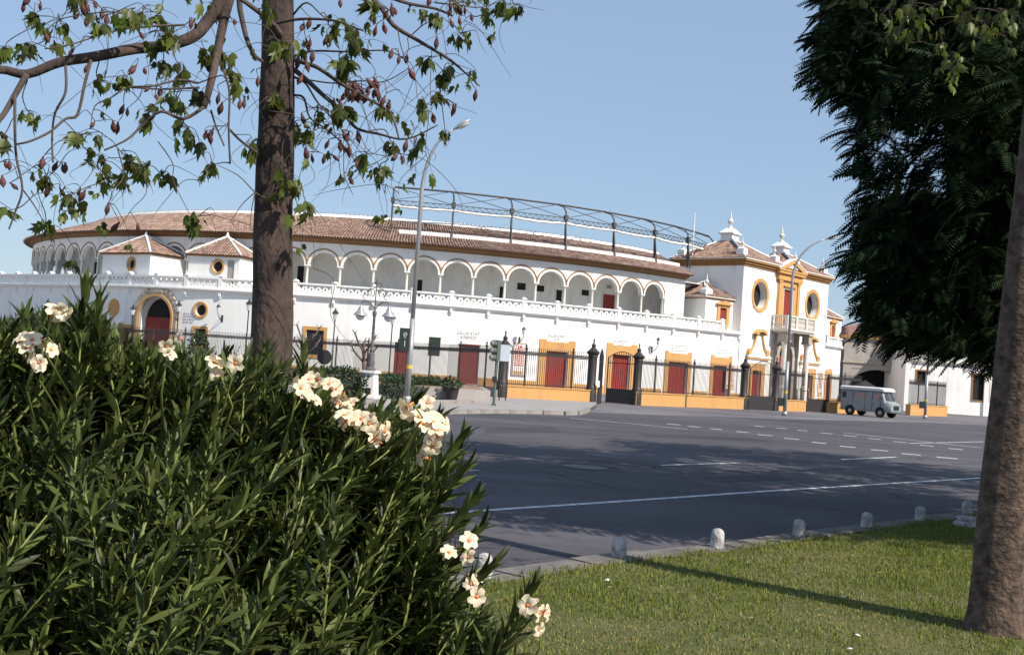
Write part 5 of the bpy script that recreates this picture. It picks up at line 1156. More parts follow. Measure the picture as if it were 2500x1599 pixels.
pollard(884, 940, 52, 3.3, 'bare pollarded tree just behind the ornate lamp', 3); pollard(742, 930, 60, 3.6, 'bare young tree in front of the dark blue window', 5)

# ================================================================== VAN
wr, wf = gnd(2074, 1012.5, 0), gnd(2129, 1018, 0)
hdg = Vector((.66, -.75, 0)).normalized(); vc = (wr+wf)/2; side_ = Vector((-hdg.y, hdg.x, 0))*(1 if (-hdg.y) > 0 else -1)   # towards the far side
vo = vc+side_*.72+Vector((.32, .1, 0)); va = math.atan2(hdg.y, hdg.x)
van = thing('delivery_van', 'small grey-blue delivery van with white raised roof parked by the gate', 'van', (vo.x, vo.y, 0), va); VX = T(vo.x, vo.y, 0, va)
def vp(name, mbm, m_, par=None, sm=False):
    me = mbm.mesh(name, sm) if isinstance(mbm, MB) else mbm
    return obj(name, me, m_, par or van, VX)
# body lofted along x from cross sections (half width, z0, z1, roof inset)
sec = [(-1.95, .70, .42, 1.72, .10), (-1.88, .78, .34, 1.80, .10), (1.00, .78, .34, 1.80, .10), (1.22, .77, .34, 1.74, .13), (1.48, .76, .36, 1.10, .06), (1.72, .73, .38, 1.02, .05), (1.90, .66, .44, .92, .06)]
mb = MB(); prev = None
for x, hw3, z0, z1, ins in sec:
    ringv = [(x, -hw3*.96, z0), (x, -hw3, z0+.12), (x, -hw3, z0+(z1-z0)*.55), (x, -hw3+ins*.5, z1-.12), (x, -hw3+ins*1.6, z1), (x, hw3-ins*1.6, z1), (x, hw3-ins*.5, z1-.12), (x, hw3, z0+(z1-z0)*.55), (x, hw3, z0+.12), (x, hw3*.96, z0)]
    b = len(mb.v); mb.v += ringv
    if prev is not None: mb.f += [(prev+j, prev+(j+1) % 10, b+(j+1) % 10, b+j) for j in range(10)]
    prev = b
mb.f += [tuple(range(9, -1, -1)), tuple(prev+j for j in range(10))]
body = vp('body', auto(mb.mesh('vanbody'), 30), 'vanb')
rm = MB(); pr = None
for x, hw3, z0, z1 in ((-2.0, .76, 1.80, 1.98), (-1.95, .80, 1.78, 2.04), (1.0, .80, 1.78, 2.04), (1.32, .76, 1.76, 1.98), (1.38, .70, 1.77, 1.90)):
    b = len(rm.v); rm.v += [(x, -hw3, z0), (x, -hw3, z1-.08), (x, -hw3+.14, z1), (x, hw3-.14, z1), (x, hw3, z1-.08), (x, hw3, z0)]
    if pr is not None: rm.f += [(pr+j, pr+(j+1) % 6, b+(j+1) % 6, b+j) for j in range(6)]
    pr = b
rm.f += [tuple(range(5, -1, -1)), tuple(pr+j for j in range(6))]
vp('raised_roof', auto(rm.mesh('vanroof'), 30), 'vanw')
ys = -.795
for nm, x0, x1, z0, z1, m_ in (('cab_window', .62, 1.12, 1.16, 1.62, 'glassr'), ('side_window', -.75, .15, 1.2, 1.6, 'glassr'), ('side_window', -1.8, -1.5, 1.2, 1.6, 'glass')):
    for sy in (-1, 1):
        f_ = vp(nm, MB().box(x0, x1, sy*.765-.012, sy*.765+.012, z0, z1), m_, body)
        vp('window_seal', plate([(x0-.04, z0-.04), (x1+.04, z0-.04), (x1+.04, z1+.04), (x0-.04, z1+.04)], [[(x0, z0), (x1, z0), (x1, z1), (x0, z1)]], .02).copy(), 'rubber', None) if False else None
vp('windscreen', MB().add([(1.245, -.58, 1.68), (1.245, .58, 1.68), (1.485, .62, 1.16), (1.485, -.62, 1.16)], [(0, 1, 2, 3)]), 'glass', body)
vp('windscreen_pillar', MB().bar((1.25, 0, 1.70), (1.49, 0, 1.15), .05, .03), 'vanb', body)
for x in (-.95, -.02, .52, 1.18): vp('door_seam', MB().box(x-.008, x+.008, -.792, -.77, .42, 1.72), 'rubber', body)
vp('waist_moulding', MB().box(-1.9, 1.3, -.80, -.775, 1.0, 1.03), 'chrome', body)
vp('door_handle', MB().box(.6, .76, -.82, -.79, .98, 1.02), 'chrome', body)
vp('grille', MB().box(1.86, 1.93, -.34, .34, .55, .85), 'rubber', body)
for sy in (-1, 1): vp('headlight', MB().lathe([(.11, 0), (.11, .03), (.07, .06), (.005, .07)], 14, Matrix.Translation((1.80, sy*.52, .72)) @ Matrix.Rotation(rad(90), 4, 'Y')), 'lampglass', body, True)
vp('front_bumper', MB().box(1.84, 1.98, -.74, .74, .36, .48), 'chrome'); vp('rear_bumper', MB().box(-2.02, -1.92, -.72, .72, .36, .48), 'chrome')
vp('wing_mirror', MB().bar((1.2, -.78, 1.25), (1.28, -.98, 1.3), .03).box(1.24, 1.28, -1.06, -.92, 1.22, 1.42), 'rubber')
wl_ = (wf-wr).length/2
for x in (-min(1.25, max(1.05, wl_)), min(1.25, max(1.05, wl_))):
    for sy in (-1, 1):
        w_ = vp('wheel', MB().lathe([(.20, -.09), (.29, -.09), (.31, -.05), (.31, .05), (.29, .09), (.20, .09)], 20, Matrix.Translation((x, sy*.70, .31)) @ Matrix.Rotation(rad(90), 4, 'X')), 'rubber')
        vp('rim', MB().lathe([(.20, -.02), (.20, .02), (.10, .06), (.0, .07)], 14, Matrix.Translation((x, sy*(.70+.06), .31)) @ Matrix.Rotation(rad(90*(1 if sy < 0 else -1)), 4, 'X')), 'chrome', w_)
        vp('wheel_arch', MB().lathe([(.36, -.012), (.36, .012)], 18, Matrix.Translation((x, sy*.788, .36)) @ Matrix.Rotation(rad(90), 4, 'X')), 'rubber', body)

# ================================================================== KURRAJONG TREES (woody pods, lobed leaves)
KV = [(0, .36, .05), (0, 0, 0), (-.20, .10, -.02), (-.34, .30, -.10), (-.25, .46, -.02), (-.31, .82, -.13), (-.13, .68, .01), (0, 1.12, -.16), (.13, .68, .01), (.31, .82, -.13), (.25, .46, -.02), (.34, .30, -.10), (.20, .10, -.02)]
KF = [(0, i, i % 12+1) for i in range(1, 13)]
def leaf_parts(T_, name, V, F, Rl, Pl, m_, nmax, stuffname):
    "nearest in-frame leaves become parts, the rest one stuff part"
    vis = []
    for i, p in enumerate(Pl):
        x, y = proj(p)
        if -40 < x < 2540 and -40 < y < 1640: vis.append((np.linalg.norm(Rl[i][:, 1])/max(.3, p[1]), i))
    vis.sort(reverse=True); pick = {i for _, i in vis[:nmax]}
    me = bpy.data.meshes.new(name); me.from_pydata(V, [], F); me.polygons.foreach_set('use_smooth', [True]*len(me.polygons)); me.update(); me.materials.append(M[m_])
    for i in pick:
        A = Rl[i]; X = Matrix(((A[0, 0], A[0, 1], A[0, 2], Pl[i][0]), (A[1, 0], A[1, 1], A[1, 2], Pl[i][1]), (A[2, 0], A[2, 1], A[2, 2], Pl[i][2]), (0, 0, 0, 1)))
        obj(name, me, None, T_, X)
    rest = [i for i in range(len(Pl)) if i not in pick]
    if rest: inst(stuffname, V, F, np.array([Rl[i] for i in rest]), np.array([Pl[i] for i in rest]), m_, T_, True, WM[T_.name])['kind'] = 'stuff'
class Twigs:
    def __init__(s): s.nodes = []; s.mb = MB()
    def limb(s, pts, radii, n=7, mb=None):
        P = [Vector(p) for p in pts]; Q = []; Rr = []
        for i in range(len(P)-1):
            p0, p1, p2, p3 = P[max(i-1, 0)], P[i], P[i+1], P[min(i+2, len(P)-1)]
            for k in range(4):
                t = k/4; Q.append(.5*((2*p1)+(p2-p0)*t+(2*p0-5*p1+4*p2-p3)*t*t+(3*p1-p0-3*p2+p3)*t**3)); Rr.append(radii[i]+(radii[i+1]-radii[i])*t)
        Q.append(P[-1]); Rr.append(radii[-1]); (mb or s.mb).tube(Q, Rr, n)
        for q, r in zip(Q, Rr): s.nodes.append((q, r))
        return Q
    def reach(s, tgt, r=.004, droop=.12, above=True):
        "twig from the nearest wood (preferring wood above) to the target"
        best = None
        for q, rr in s.nodes:
            d = (q-tgt).length+(max(0, tgt.z-q.z)*1.2 if above else 0)
            if best is None or d < best[0]: best = (d, q, rr)
        q = best[1]; L_ = (tgt-q).length
        if L_ < .02: return
        j = lambda k: Vector((random.gauss(0, k), random.gauss(0, k), random.gauss(0, k*.6)))*L_
        m1 = q.lerp(tgt, .35)+j(.10)+Vector((0, 0, droop*L_)); m2 = q.lerp(tgt, .72)+j(.07)+Vector((0, 0, droop*.5*L_))
        r0 = min(best[2]*.8, r*(1+.8*L_)); s.limb([q, m1, m2, tgt], [r0, (r0+r)/2, r*.9, r*.55], 5)
def leaf_cluster(c, rpx, n, Rl, Pl, sz=.072, tw=None):
    for i in range(n):
        p = Vector(c)+Vector((random.gauss(0, rpx*.5), random.gauss(0, rpx*.6), random.gauss(0, rpx*.42)))
        if tw: tw.limb([Vector(c)+Vector((0, 0, rpx*.25)), (Vector(c)+p)/2+Vector((0, 0, .012)), p], [.0016, .0012, .001], 3)
        d = Vector((random.gauss(0, .42), random.gauss(0, .42), -1+random.gauss(0, .3))); B = basis(d, (random.gauss(0, .8), -1, .3), random.gauss(0, 1.1))
        k = sz*random.uniform(.6, 1.2); Rl.append(B*k); Pl.append(np.array(p))
def pod_mesh():
    prof = [(.004, .0), (.007, -.006), (.006, -.012), (.013, -.024), (.017, -.040), (.0155, -.054), (.008, -.066), (.0015, -.078)]
    me = MB().lathe([(r, z) for r, z in prof], 8, Matrix.Scale(.8, 4, (0, 1, 0))).mesh('pod', True); me.materials.append(M['pod']); return me
POD = pod_mesh()
KY = 5.6
kur = thing('pod_tree', 'leafy sparse tree with hanging brown seed pods, trunk left of centre', 'tree', atY(655, 1200, KY)*Vector((1, 1, 0)) if False else (atY(655, 1180, KY).x, KY, .07))
def kp_(x, y, dy=0.0): return atY(x, y, KY+dy)
tw = Twigs()
tr_pts = [(-.02, .02)]
b_ = atY(655, 1180, KY); tk = [Vector((b_.x-.015, KY, .0)), Vector((b_.x-.012, KY, .25))]+[kp_(x, y) for x, y in ((661, 880), (667, 560), (673, 380), (677, 200), (678, 0), (674, -250), (668, -480), (660, -700))]
rk = [.135, .118, .107, .098, .094, .088, .081, .072, .055, .035]
tmb = MB(); q_pts = tw.limb(tk, rk, 20, tmb)
# swell rings and knots on the trunk
me = tmb.mesh('trunk', True); v = me.vertices
for vv in v:
    a = math.atan2(vv.co.y-KY, vv.co.x-tk[2].x); k = 1+.02*math.sin(vv.co.z*17)+.03*math.sin(3*a+vv.co.z*4); cx = tk[2].x+(vv.co.z-1.7)*-.01
    vv.co.x = vv.co.x+(vv.co.x-cx)*(k-1)*.6; vv.co.y = KY+(vv.co.y-KY)*k
obj('trunk', me, 'barkl', kur)
c1 = lambda x, y: (x/2.75, y/2.75)
c2 = lambda x, y: (560+x/2.75, y/2.75)
LIMBS = [  # (points in photo pixels, depth offsets, start radius, end radius)
 ([(676, -330), (600, -150), c1(1480, 0), c1(1390, 150), c1(1290, 250), c1(1100, 310), c1(900, 330), c1(650, 380), c1(400, 420), c1(180, 500), c1(0, 470), c1(-200, 520)], (0, -.9), .036, .017),
 ([(676, -180), c1(1580, -120), c1(1540, 0), c1(1490, 200), c1(1440, 450), c1(1400, 620), c1(1370, 720)], (0, -.5), .030, .014),
 ([(677, -60), c1(1620, -60), c1(1640, 200), c1(1700, 360), c1(1765, 415)], (0, -.15), .018, .008),
 ([c1(1890, 240), c1(1820, 150), c1(1680, 40), c1(1560, -40)], (-.1, -.3), .016, .010),
 ([c1(180, 500), c1(100, 640), c1(30, 760), c1(-40, 850)], (-.85, -1.0), .014, .010),
 ([c1(100, 640), c1(100, 860), c1(110, 1060), c1(150, 1270), c1(100, 1430), c1(60, 1540)], (-.9, -.9), .010, .005),
 ([c1(150, 1270), c1(230, 1380), c1(300, 1500)], (-.9, -.85), .005, .003),
 ([c1(440, 440), c1(440, 620), c1(370, 760), c1(350, 920), c1(355, 1090)], (-.75, -.8), .009, .006),
 ([c1(610, 410), c1(570, 560), c1(520, 770), c1(440, 800), c1(330, 890), c1(200, 950), c1(110, 970)], (-.7, -.9), .011, .006),
 ([c1(1370, 720), c1(1230, 800), c1(1080, 750), c1(950, 850), c1(850, 940), c1(700, 1010)], (-.5, -.7), .012, .006),
 ([c1(1330, 560), c1(1200, 540), c1(1020, 580), c1(860, 590), c1(740, 660), c1(640, 710), c1(610, 830)], (-.5, -.8), .009, .003),
 ([c1(1340, 590), c1(1100, 600), c1(870, 590)], (-.5, -.55), .008, .004),
 ([c1(1240, 170), c1(1000, 180), c1(820, 200), c1(660, 240), c1(480, 300), c1(300, 330)], (-.5, -.9), .008, .004),
 ([c1(1500, 470), c1(1540, 620), c1(1535, 860), c1(1545, 1100)], (-.35, -.4), .008, .006),
 ([c1(1540, 870), c1(1620, 950), c1(1730, 1030)], (-.35, -.15), .008, .009),
 ([c1(1415, 740), c1(1450, 850), c1(1505, 980)], (-.5, -.5), .007, .005),
 ([c1(790, 1000), c1(830, 1180), c1(760, 1280), c1(730, 1370)], (-.7, -.7), .005, .002),
 ([c1(1060, 950), c1(1160, 1100), c1(1165, 1220), c1(1270, 1430)], (-.6, -.6), .004, .002),
 ([c1(970, 1170), c1(980, 1300), c1(890, 1400), c1(800, 1530)], (-.6, -.6), .003, .002),
 ([c1(1460, 1110), c1(1600, 1180), c1(1710, 1290), c1(1780, 1330)], (-.2, -.1), .002, .006),
 ([c1(1715, 1290), c1(1620, 1380), c1(1540, 1500)], (-.15, -.2), .004, .002), ([c1(1715, 1290), c1(1690, 1400), c1(1680, 1540)], (-.12, -.12), .004, .002),
 ([c2(300, 160), c2(480, 130), c2(700, 140), c2(830, 185), c2(900, 210)], (-.1, -.35), .012, .005),
 ([c2(430, 100), c2(520, 20), c2(640, 120), c2(760, 160)], (0, -.2), .008, .003),
 ([(676, -120), c2(700, -80), c2(980, 20), c2(1100, 170), c2(1260, 270), c2(1460, 390), c2(1560, 470), c2(1680, 580)], (0, -.2), .018, .003),
 ([(676, -200), c2(900, -120), c2(1150, 10), c2(1380, 60), c2(1500, 110)], (0, .3), .014, .005),
 ([c2(1380, 20), c2(1560, 40), c2(1700, 50), c2(1900, -20)], (.25, .3), .006, .003),
 ([c2(430, 400), c2(520, 430), c2(600, 460), c2(760, 570), c2(900, 650), c2(1060, 740), c2(1110, 830), c2(1140, 940)], (0, -.4), .013, .004),
 ([c2(435, 380), c2(560, 345), c2(830, 350), c2(1010, 340), c2(1110, 360), c2(1200, 420)], (0, -.2), .009, .003),
 ([c2(435, 470), c2(520, 540), c2(640, 650), c2(750, 740), c2(850, 860), c2(1000, 900), c2(1190, 935), c2(1400, 840)], (0, -.3), .014, .003),
 ([c2(435, 520), c2(510, 560), c2(600, 700), c2(740, 850), c2(830, 1060), c2(910, 1230)], (0, -.35), .009, .003),
 ([c2(435, 640), c2(500, 660), c2(540, 790), c2(650, 870), c2(760, 980), c2(770, 1170), c2(830, 1310)], (0, -.2), .009, .002),
 ([c2(540, 540), c2(700, 560), c2(880, 545), c2(1040, 550), c2(1190, 470)], (0, -.3), .006, .003),
 ([c2(435, 760), c2(390, 860), c2(360, 960), c2(345, 1110)], (-.12, -.14), .004, .003), ([c2(210, 740), c2(330, 755), c2(435, 770)], (-.12, -.12), .005, .006),
 ([c2(430, 1410), c2(520, 1430), c2(580, 1520)], (-.05, -.1), .003, .002),
 ([c2(870, 880), c2(940, 1020), c2(1090, 1050)], (-.2, -.3), .003, .002), ([c2(1130, 200), c2(1160, 340), c2(1240, 520), c2(1330, 640)], (-.15, -.2), .004, .002), ([c2(1360, 330), c2(1350, 560), c2(1355, 740)], (-.18, -.2), .003, .002),
]
for pts, (d0, d1), r0, r1 in LIMBS:
    if r0 < .013: r0, r1 = r0*.72, r1*.72
    n = len(pts); P = [kp_(x, y, d0+(d1-d0)*i/(n-1)+(random.gauss(0, .03) if 0 < i < n-1 else 0)) for i, (x, y) in enumerate(pts)]
    big = r0 > .0125
    if big:
        mb = MB(); tw.limb(P, np.linspace(r0, r1, n).tolist(), 9, mb); obj('limb', mb.mesh('limb', True), 'barkl' if r0 > .026 else 'twig', kur)
    else: tw.limb(P, np.linspace(r0, r1, n).tolist(), 6)
CL = [c1(*p)+(r,) for *p, r in [(370, 200, 90), (190, 310, 80), (30, 330, 60), (230, 110, 40), (870, 110, 80), (950, 100, 60), (1150, 230, 80), (670, 560, 65), (850, 530, 65), (1090, 430, 75), (1200, 440, 60), (1400, 390, 60), (1500, 380, 90), (1600, 530, 60), (1190, 680, 100), (990, 770, 65), (1260, 890, 100), (190, 760, 60), (540, 930, 80), (640, 1060, 75), (860, 1060, 45), (980, 1110, 65), (690, 1170, 45), (850, 1200, 45), (1100, 1170, 45), (310, 1200, 45), (480, 1310, 80), (310, 1510, 65), (1290, 1460, 60), (1420, 1110, 35), (1690, 970, 80), (430, 1430, 30), (1850, 300, 60), (1850, 680, 60), (650, 140, 50), (1080, 100, 70), (1060, 250, 50), (20, 920, 60), (30, 1420, 40), (1330, 640, 60), (520, 20, 60), (1420, 40, 50)]]
CL += [c2(*p)+(r,) for *p, r in [(340, 300, 110), (300, 670, 60), (400, 1190, 80), (520, 1380, 70), (680, 190, 70), (740, 150, 60), (850, 220, 70), (770, 400, 50), (740, 480, 45), (620, 740, 55), (740, 740, 60), (1390, 120, 50), (1360, 400, 50), (1440, 500, 55), (1300, 690, 55), (1100, 980, 45), (1250, 1000, 55), (1020, 730, 35), (1450, 890, 30), (1010, 1140, 50), (920, 1040, 35), (1560, 240, 70), (1720, 90, 55), (1840, 30, 45), (1940, 40, 45), (540, 900, 45), (1400, 640, 30), (880, 300, 60), (960, 20, 50), (440, 830, 40), (820, 740, 40), (200, 950, 50), (260, 60, 60)]]
Rl, Pl = [], []
for x, y, r in CL:
    c = kp_(x, y, random.uniform(-.75, -.15) if x < 600 else random.uniform(-.4, .15)); rm_ = r/2.75*c.y/FPX
    tw.reach(c, .003); leaf_cluster(c, rm_*1.0, int(3+r/11), Rl, Pl, .076, tw)
PD = [c1(*p) for p in [(160, 50), (210, 20), (270, 40), (580, 50), (630, 40), (680, 100), (715, 140), (755, 120), (790, 110), (545, 60), (570, 150), (530, 130), (300, 250), (360, 300), (500, 355), (590, 460), (915, 480), (965, 490), (1090, 300), (935, 255), (1285, 160), (1040, 660), (1010, 610), (1080, 620), (830, 745), (855, 755), (755, 850), (790, 860), (635, 845), (1380, 650), (1470, 660), (1490, 730), (1405, 930), (1430, 900), (1385, 910), (1610, 700), (1635, 700), (1730, 550), (1790, 780), (285, 1095), (385, 1120), (415, 1130), (435, 1130), (215, 1200), (320, 1290), (395, 1295), (65, 1260), (10, 1220), (30, 1100), (60, 1110), (20, 1000), (570, 1320), (540, 1290), (725, 1400), (1570, 160), (800, 1535), (920, 1525)]]
PD += [c2(*p) for p in [(500, 190), (545, 160), (510, 300), (540, 290), (510, 380), (560, 380), (655, 275), (460, 420), (510, 440), (490, 540), (740, 20), (950, 120), (975, 130), (985, 210), (1030, 190), (1065, 100), (1085, 65), (1110, 85), (1090, 375), (1140, 400), (1190, 400), (1200, 500), (1045, 680), (1075, 710), (700, 690), (740, 700), (680, 790), (480, 800), (250, 790), (760, 910), (800, 920), (855, 920), (740, 980), (760, 1010), (800, 1010), (670, 970), (510, 1030), (550, 1065), (640, 1070), (685, 1070), (845, 1105), (745, 1205), (800, 1220), (1300, 800), (1360, 800), (1500, 720), (1520, 740), (1655, 640), (1390, 290), (1190, 980), (1125, 1080), (1150, 1075), (1170, 1080), (1480, 40), (1490, 80), (1530, 80), (1580, 70), (1480, 160), (1540, 140), (1620, 120), (1530, 265), (1350, 10)]]
PD += [c2(random.uniform(770, 1020), random.uniform(550, 660)) for _ in range(26)]
for x, y in PD:
    c = kp_(x, y, random.uniform(-.7, -.2) if x < 600 else random.uniform(-.35, .1)); k = random.uniform(.62, .98)*c.y/KY
    top = c+Vector((0, 0, .035*k)); tw.reach(top, .0022, .15)
    X = Matrix.Translation(top) @ Euler((random.gauss(0, .35), random.gauss(0, .35), random.uniform(0, 6.3))).to_matrix().to_4x4() @ Matrix.Scale(k, 4); obj('seed_pod', POD, None, kur, X)
# free twigs that fill the crown with fine lines
for k in range(190):
    q, r = random.choice(tw.nodes[80:]); x, y = proj(q)
    e = q+Vector((random.gauss(0, .17), random.gauss(0, .12), random.uniform(-.36, .08))); tw.limb([q, q.lerp(e, .3)+Vector((random.gauss(0, .03), 0, .05)), q.lerp(e, .7)+Vector((random.gauss(0, .03), 0, .02)), e], [.0022, .0017, .0013, .0007], 4)
    if k % 3 == 0: leaf_cluster(e, .03, 3, Rl, Pl, .05)
# upper crown, mostly above the picture
for k in range(46):
    c = Vector((tk[8].x+random.gauss(0, 1.1), KY+random.gauss(-.1, .9), random.uniform(3.75, 5.6))); tw.reach(c, .006, .1); leaf_cluster(c, .13, 11, Rl, Pl, .075)
tag(obj('twigs', tw.mb.mesh('twigs', True), 'twig', kur), kind='stuff')
leaf_parts(kur, 'leaf', KV, KF, Rl, Pl, 'leafk', 290, 'foliage')

# right-hand tree: thick trunk in the lawn, crown above the picture
rb_ = gnd(2428, 1540, .07)
kr_ = thing('shade_tree', 'tree with stout rough trunk standing on the lawn at the right edge', 'tree', rb_)
tr2 = Twigs(); mb = MB()
tp = [Vector((rb_.x, rb_.y, -.05)), Vector((rb_.x, rb_.y, .12)), Vector((rb_.x+.005, rb_.y, .35)), Vector((rb_.x+.03, rb_.y, 1.2)), Vector((rb_.x+.075, rb_.y, 2.4)), Vector((rb_.x+.13, rb_.y, 3.6)), Vector((rb_.x+.2, rb_.y+.05, 4.8)), Vector((rb_.x+.2, rb_.y+.1, 6.2)), Vector((rb_.x+.1, rb_.y+.1, 7.6))]
tr2.limb(tp, [.25, .205, .183, .165, .142, .125, .11, .08, .04], 28, mb)
me = mb.mesh('trunk', True)
for vv in me.vertices:
    a = math.atan2(vv.co.y-rb_.y, vv.co.x-rb_.x); k = 1+.035*math.sin(5*a+vv.co.z*1.3)+.02*math.sin(9*a-vv.co.z*3)+.015*math.sin(vv.co.z*23+2*a)+(.10*max(0, math.sin(4*a+.6)) if vv.co.z < .2 else 0)
    vv.co.x = rb_.x+(vv.co.x-rb_.x)*k; vv.co.y = rb_.y+(vv.co.y-rb_.y)*k
obj('trunk', me, 'bark', kr_)
for i in range(9):
    q = tp[6].lerp(tp[8], .25+i/12.0); a = i*2.4+.6; l = random.uniform(1.4, 2.3)
    e = Vector((q.x+math.cos(a)*l, q.y+math.sin(a)*l, q.z+random.uniform(.5, 1.2))); mb = MB()
    tr2.limb([q, q.lerp(e, .4)+Vector((0, 0, .25)), e, e+Vector((math.cos(a)*.5, math.sin(a)*.5, -.25))], [.06, .045, .025, .01], 8, mb); obj('limb', mb.mesh('limb', True), 'bark', kr_)
Rl, Pl = [], []
for k in range(190):
    a = random.uniform(0, 6.283); r = 2.4*math.sqrt(random.random()); z = random.uniform(5.0, 8.6)
    if z < 4.9: r *= .9
    c = Vector((rb_.x+.2+math.cos(a)*r, rb_.y+math.sin(a)*r, z)); tr2.reach(c, .006, .1); leaf_cluster(c, .16, 13, Rl, Pl, .085)
for x, y in ((2170, 30), (2250, 60), (2190, 90), (2300, 110), (2340, 150), (2400, 60), (2440, 30), (2280, 20), (2350, 40), (2390, 90), (2450, 90), (2470, 40), (2330, 180), (2230, 20)):
    c = atY(x, y, random.uniform(6.7, 7.6)); tr2.reach(c, .004, .1); leaf_cluster(c, .10, 9, Rl, Pl, .075, tr2)
tag(obj('twigs', tr2.mb.mesh('twigs', True), 'twig', kr_), kind='stuff')
leaf_parts(kr_, 'leaf', KV, KF, Rl, Pl, 'leafk', 150, 'foliage')

# ================================================================== DARK FEATHERY TREES ALONG THE KERB
def inside(poly, x, y):
    c = False; n = len(poly)
    for i in range(n):
        (x1, y1), (x2, y2) = poly[i], poly[(i+1) % n]
        if (y1 > y) != (y2 > y) and x < (x2-x1)*(y-y1)/(y2-y1)+x1: c = not c
    return c
SIL = [(2030, -600), (1985, -200), (1985, 0), (2010, 45), (1985, 70), (2000, 105), (1985, 130), (1990, 200), (2010, 235), (2050, 225), (2085, 275), (2085, 340), (2100, 395), (2090, 420), (2125, 470), (2110, 510), (2100, 560), (2085, 610), (2045, 640), (2100, 665), (2120, 730), (2105, 795), (2130, 820), (2180, 838), (2230, 850), (2290, 868), (2345, 862), (2400, 880), (2460, 890), (2700, 900), (3600, 900), (3600, -900), (2300, -900)]
SV, SF = [], []
for k in range(11):                      # a drooping pinnate spray
    y = .08+k*.085; zz = -.25*y*y
    for sx in (-1, 1):
        n0 = len(SV); w_ = .115*(1-.35*abs(k-5)/6); l = .30*(1-.3*abs(k-5)/6)
        SV += [(0, y, zz), (sx*l*.45, y+.07+w_*.45, zz-.01), (sx*l, y+.13, zz-.07), (sx*l*.5, y+.07-w_*.45, zz-.01)]; SF.append((n0, n0+1, n0+2, n0+3))
SV += [(-.006, 0, 0), (.006, 0, 0), (.003, 1, -.26), (-.003, 1, -.26)]; SF.append((len(SV)-4, len(SV)-3, len(SV)-2, len(SV)-1))
def feathery(base, H, rad_, zlow, n, label, sil=None, seed=0):
    base = Vector(base); r3 = random.Random(seed); g = np.random.default_rng(seed)
    t_ = thing('feathery_tree', label, 'tree', base, 0, 'dark feathery trees along the kerb')
    obj('trunk', MB().tube([base, base+Vector((.05, 0, H*.25)), base+Vector((.1, .1, H*.55)), base+Vector((.1, .1, H*.9))], [.17, .14, .10, .03], 10).mesh('trunk', True), 'barkdark', t_)
    tips = []; cells = []
    for i in range(46):                  # clumps
        a = r3.uniform(0, 6.283); u = r3.random()**.5; z = zlow+(H-zlow)*r3.random()
        prof = math.sin(math.pi*min(1, max(.08, (z-zlow)/(H-zlow)*.9+.12)))**.6
        cells.append(Vector((base.x+math.cos(a)*rad_*u*prof, base.y+math.sin(a)*rad_*u*prof, z)))
    mb = MB()
    for c in cells:
        if sil and not inside(sil, *proj(c)): continue
        q = base+Vector((.08, .05, max(zlow*.8, min(H*.8, c.z-.8)))); mb.tube([q, q.lerp(c, .5)+Vector((0, 0, .25)), c], [.04, .025, .008], 5)
    tag(obj('limbs', mb.mesh('limbs', True), 'barkdark', t_), kind='stuff')
    Rr, Pp = [], []; tries = 0
    while len(Pp) < n and tries < n*8:
        tries += 1
        c = cells[r3.randrange(len(cells))]; p = c+Vector((r3.gauss(0, .48), r3.gauss(0, .48), r3.gauss(0, .42)))
        d = Vector((p.x-base.x, p.y-base.y, 0)); d = (d.normalized() if d.length > .05 else Vector((1, 0, 0)))*.7+Vector((r3.gauss(0, .5), r3.gauss(0, .5), r3.uniform(-.9, .35)))
        k = r3.uniform(.26, .42); tip = p+d.normalized()*k
        if sil:
            x, y = proj(tip); x0, y0 = proj(p)
            if not inside(sil, x, y) or not inside(sil, x0, y0):
                if r3.random() > .03 or not inside(sil, x0+25, y0-10): continue
            if 2130 < x < 2330 and 270 < y < 480 and r3.random() < .72: continue
        B = basis(d, (0, 0, 1), r3.gauss(0, .5)); Rr.append(B*k); Pp.append(np.array(p))
    inst('crown', SV, SF, np.array(Rr), np.array(Pp), 'leafd', t_, False, WM[t_.name])['kind'] = 'stuff'
    return t_
def sil_fill(base, n, Yr, seed):
    g = random.Random(seed); out = []
    while len(out) < n:
        x, y = g.uniform(1980, 2560), g.uniform(-80, 890)
        if inside(SIL, x, y): out.append(atY(x, y, g.uniform(*Yr)))
    return out
dk = (5.75, 12.4, .05)
ft = feathery(dk, 11.0, 3.3, 2.2, 5200, 'big dark feathery-leaved tree overhanging the road at the right', SIL, 11)
g2 = random.Random(5); Rr, Pp = [], []
for p in sil_fill(dk, 13000, (10.6, 14.6), 3):
    x, y = proj(p)
    if 2130 < x < 2330 and 270 < y < 480 and g2.random() < .75: continue
    d = Vector((-.55+g2.gauss(0, .5), -.2+g2.gauss(0, .5), g2.uniform(-1.0, .2))); k = g2.uniform(.15, .27)
    tip = p+d.normalized()*k
    if not inside(SIL, *proj(tip)) and g2.random() > .12: continue
    Rr.append(basis(d, (0, 0, 1), g2.gauss(0, .5))*k); Pp.append(np.array(p))
edge = SIL[1:30]
for (xa_, ya_), (xb_, yb_) in zip(edge, edge[1:]):
    if ya_ < -60: continue
    for k in range(int(math.hypot(xb_-xa_, yb_-ya_)/4.2)):
        u = g2.random(); x, y = xa_+(xb_-xa_)*u+g2.uniform(0, 45), ya_+(yb_-ya_)*u+g2.uniform(-30, 6)
        if not inside(SIL, x, y): continue
        p = atY(x, y, g2.uniform(10.8, 13.0)); d = Vector((-.8+g2.gauss(0, .4), g2.gauss(0, .4), g2.uniform(-.75, .05))); k2 = g2.uniform(.2, .36)
        Rr.append(basis(d, (0, 0, 1), g2.gauss(0, .4))*k2); Pp.append(np.array(p))
inst('outer_crown', SV, SF, np.array(Rr), np.array(Pp), 'leafd', ft, False, WM[ft.name])['kind'] = 'stuff'
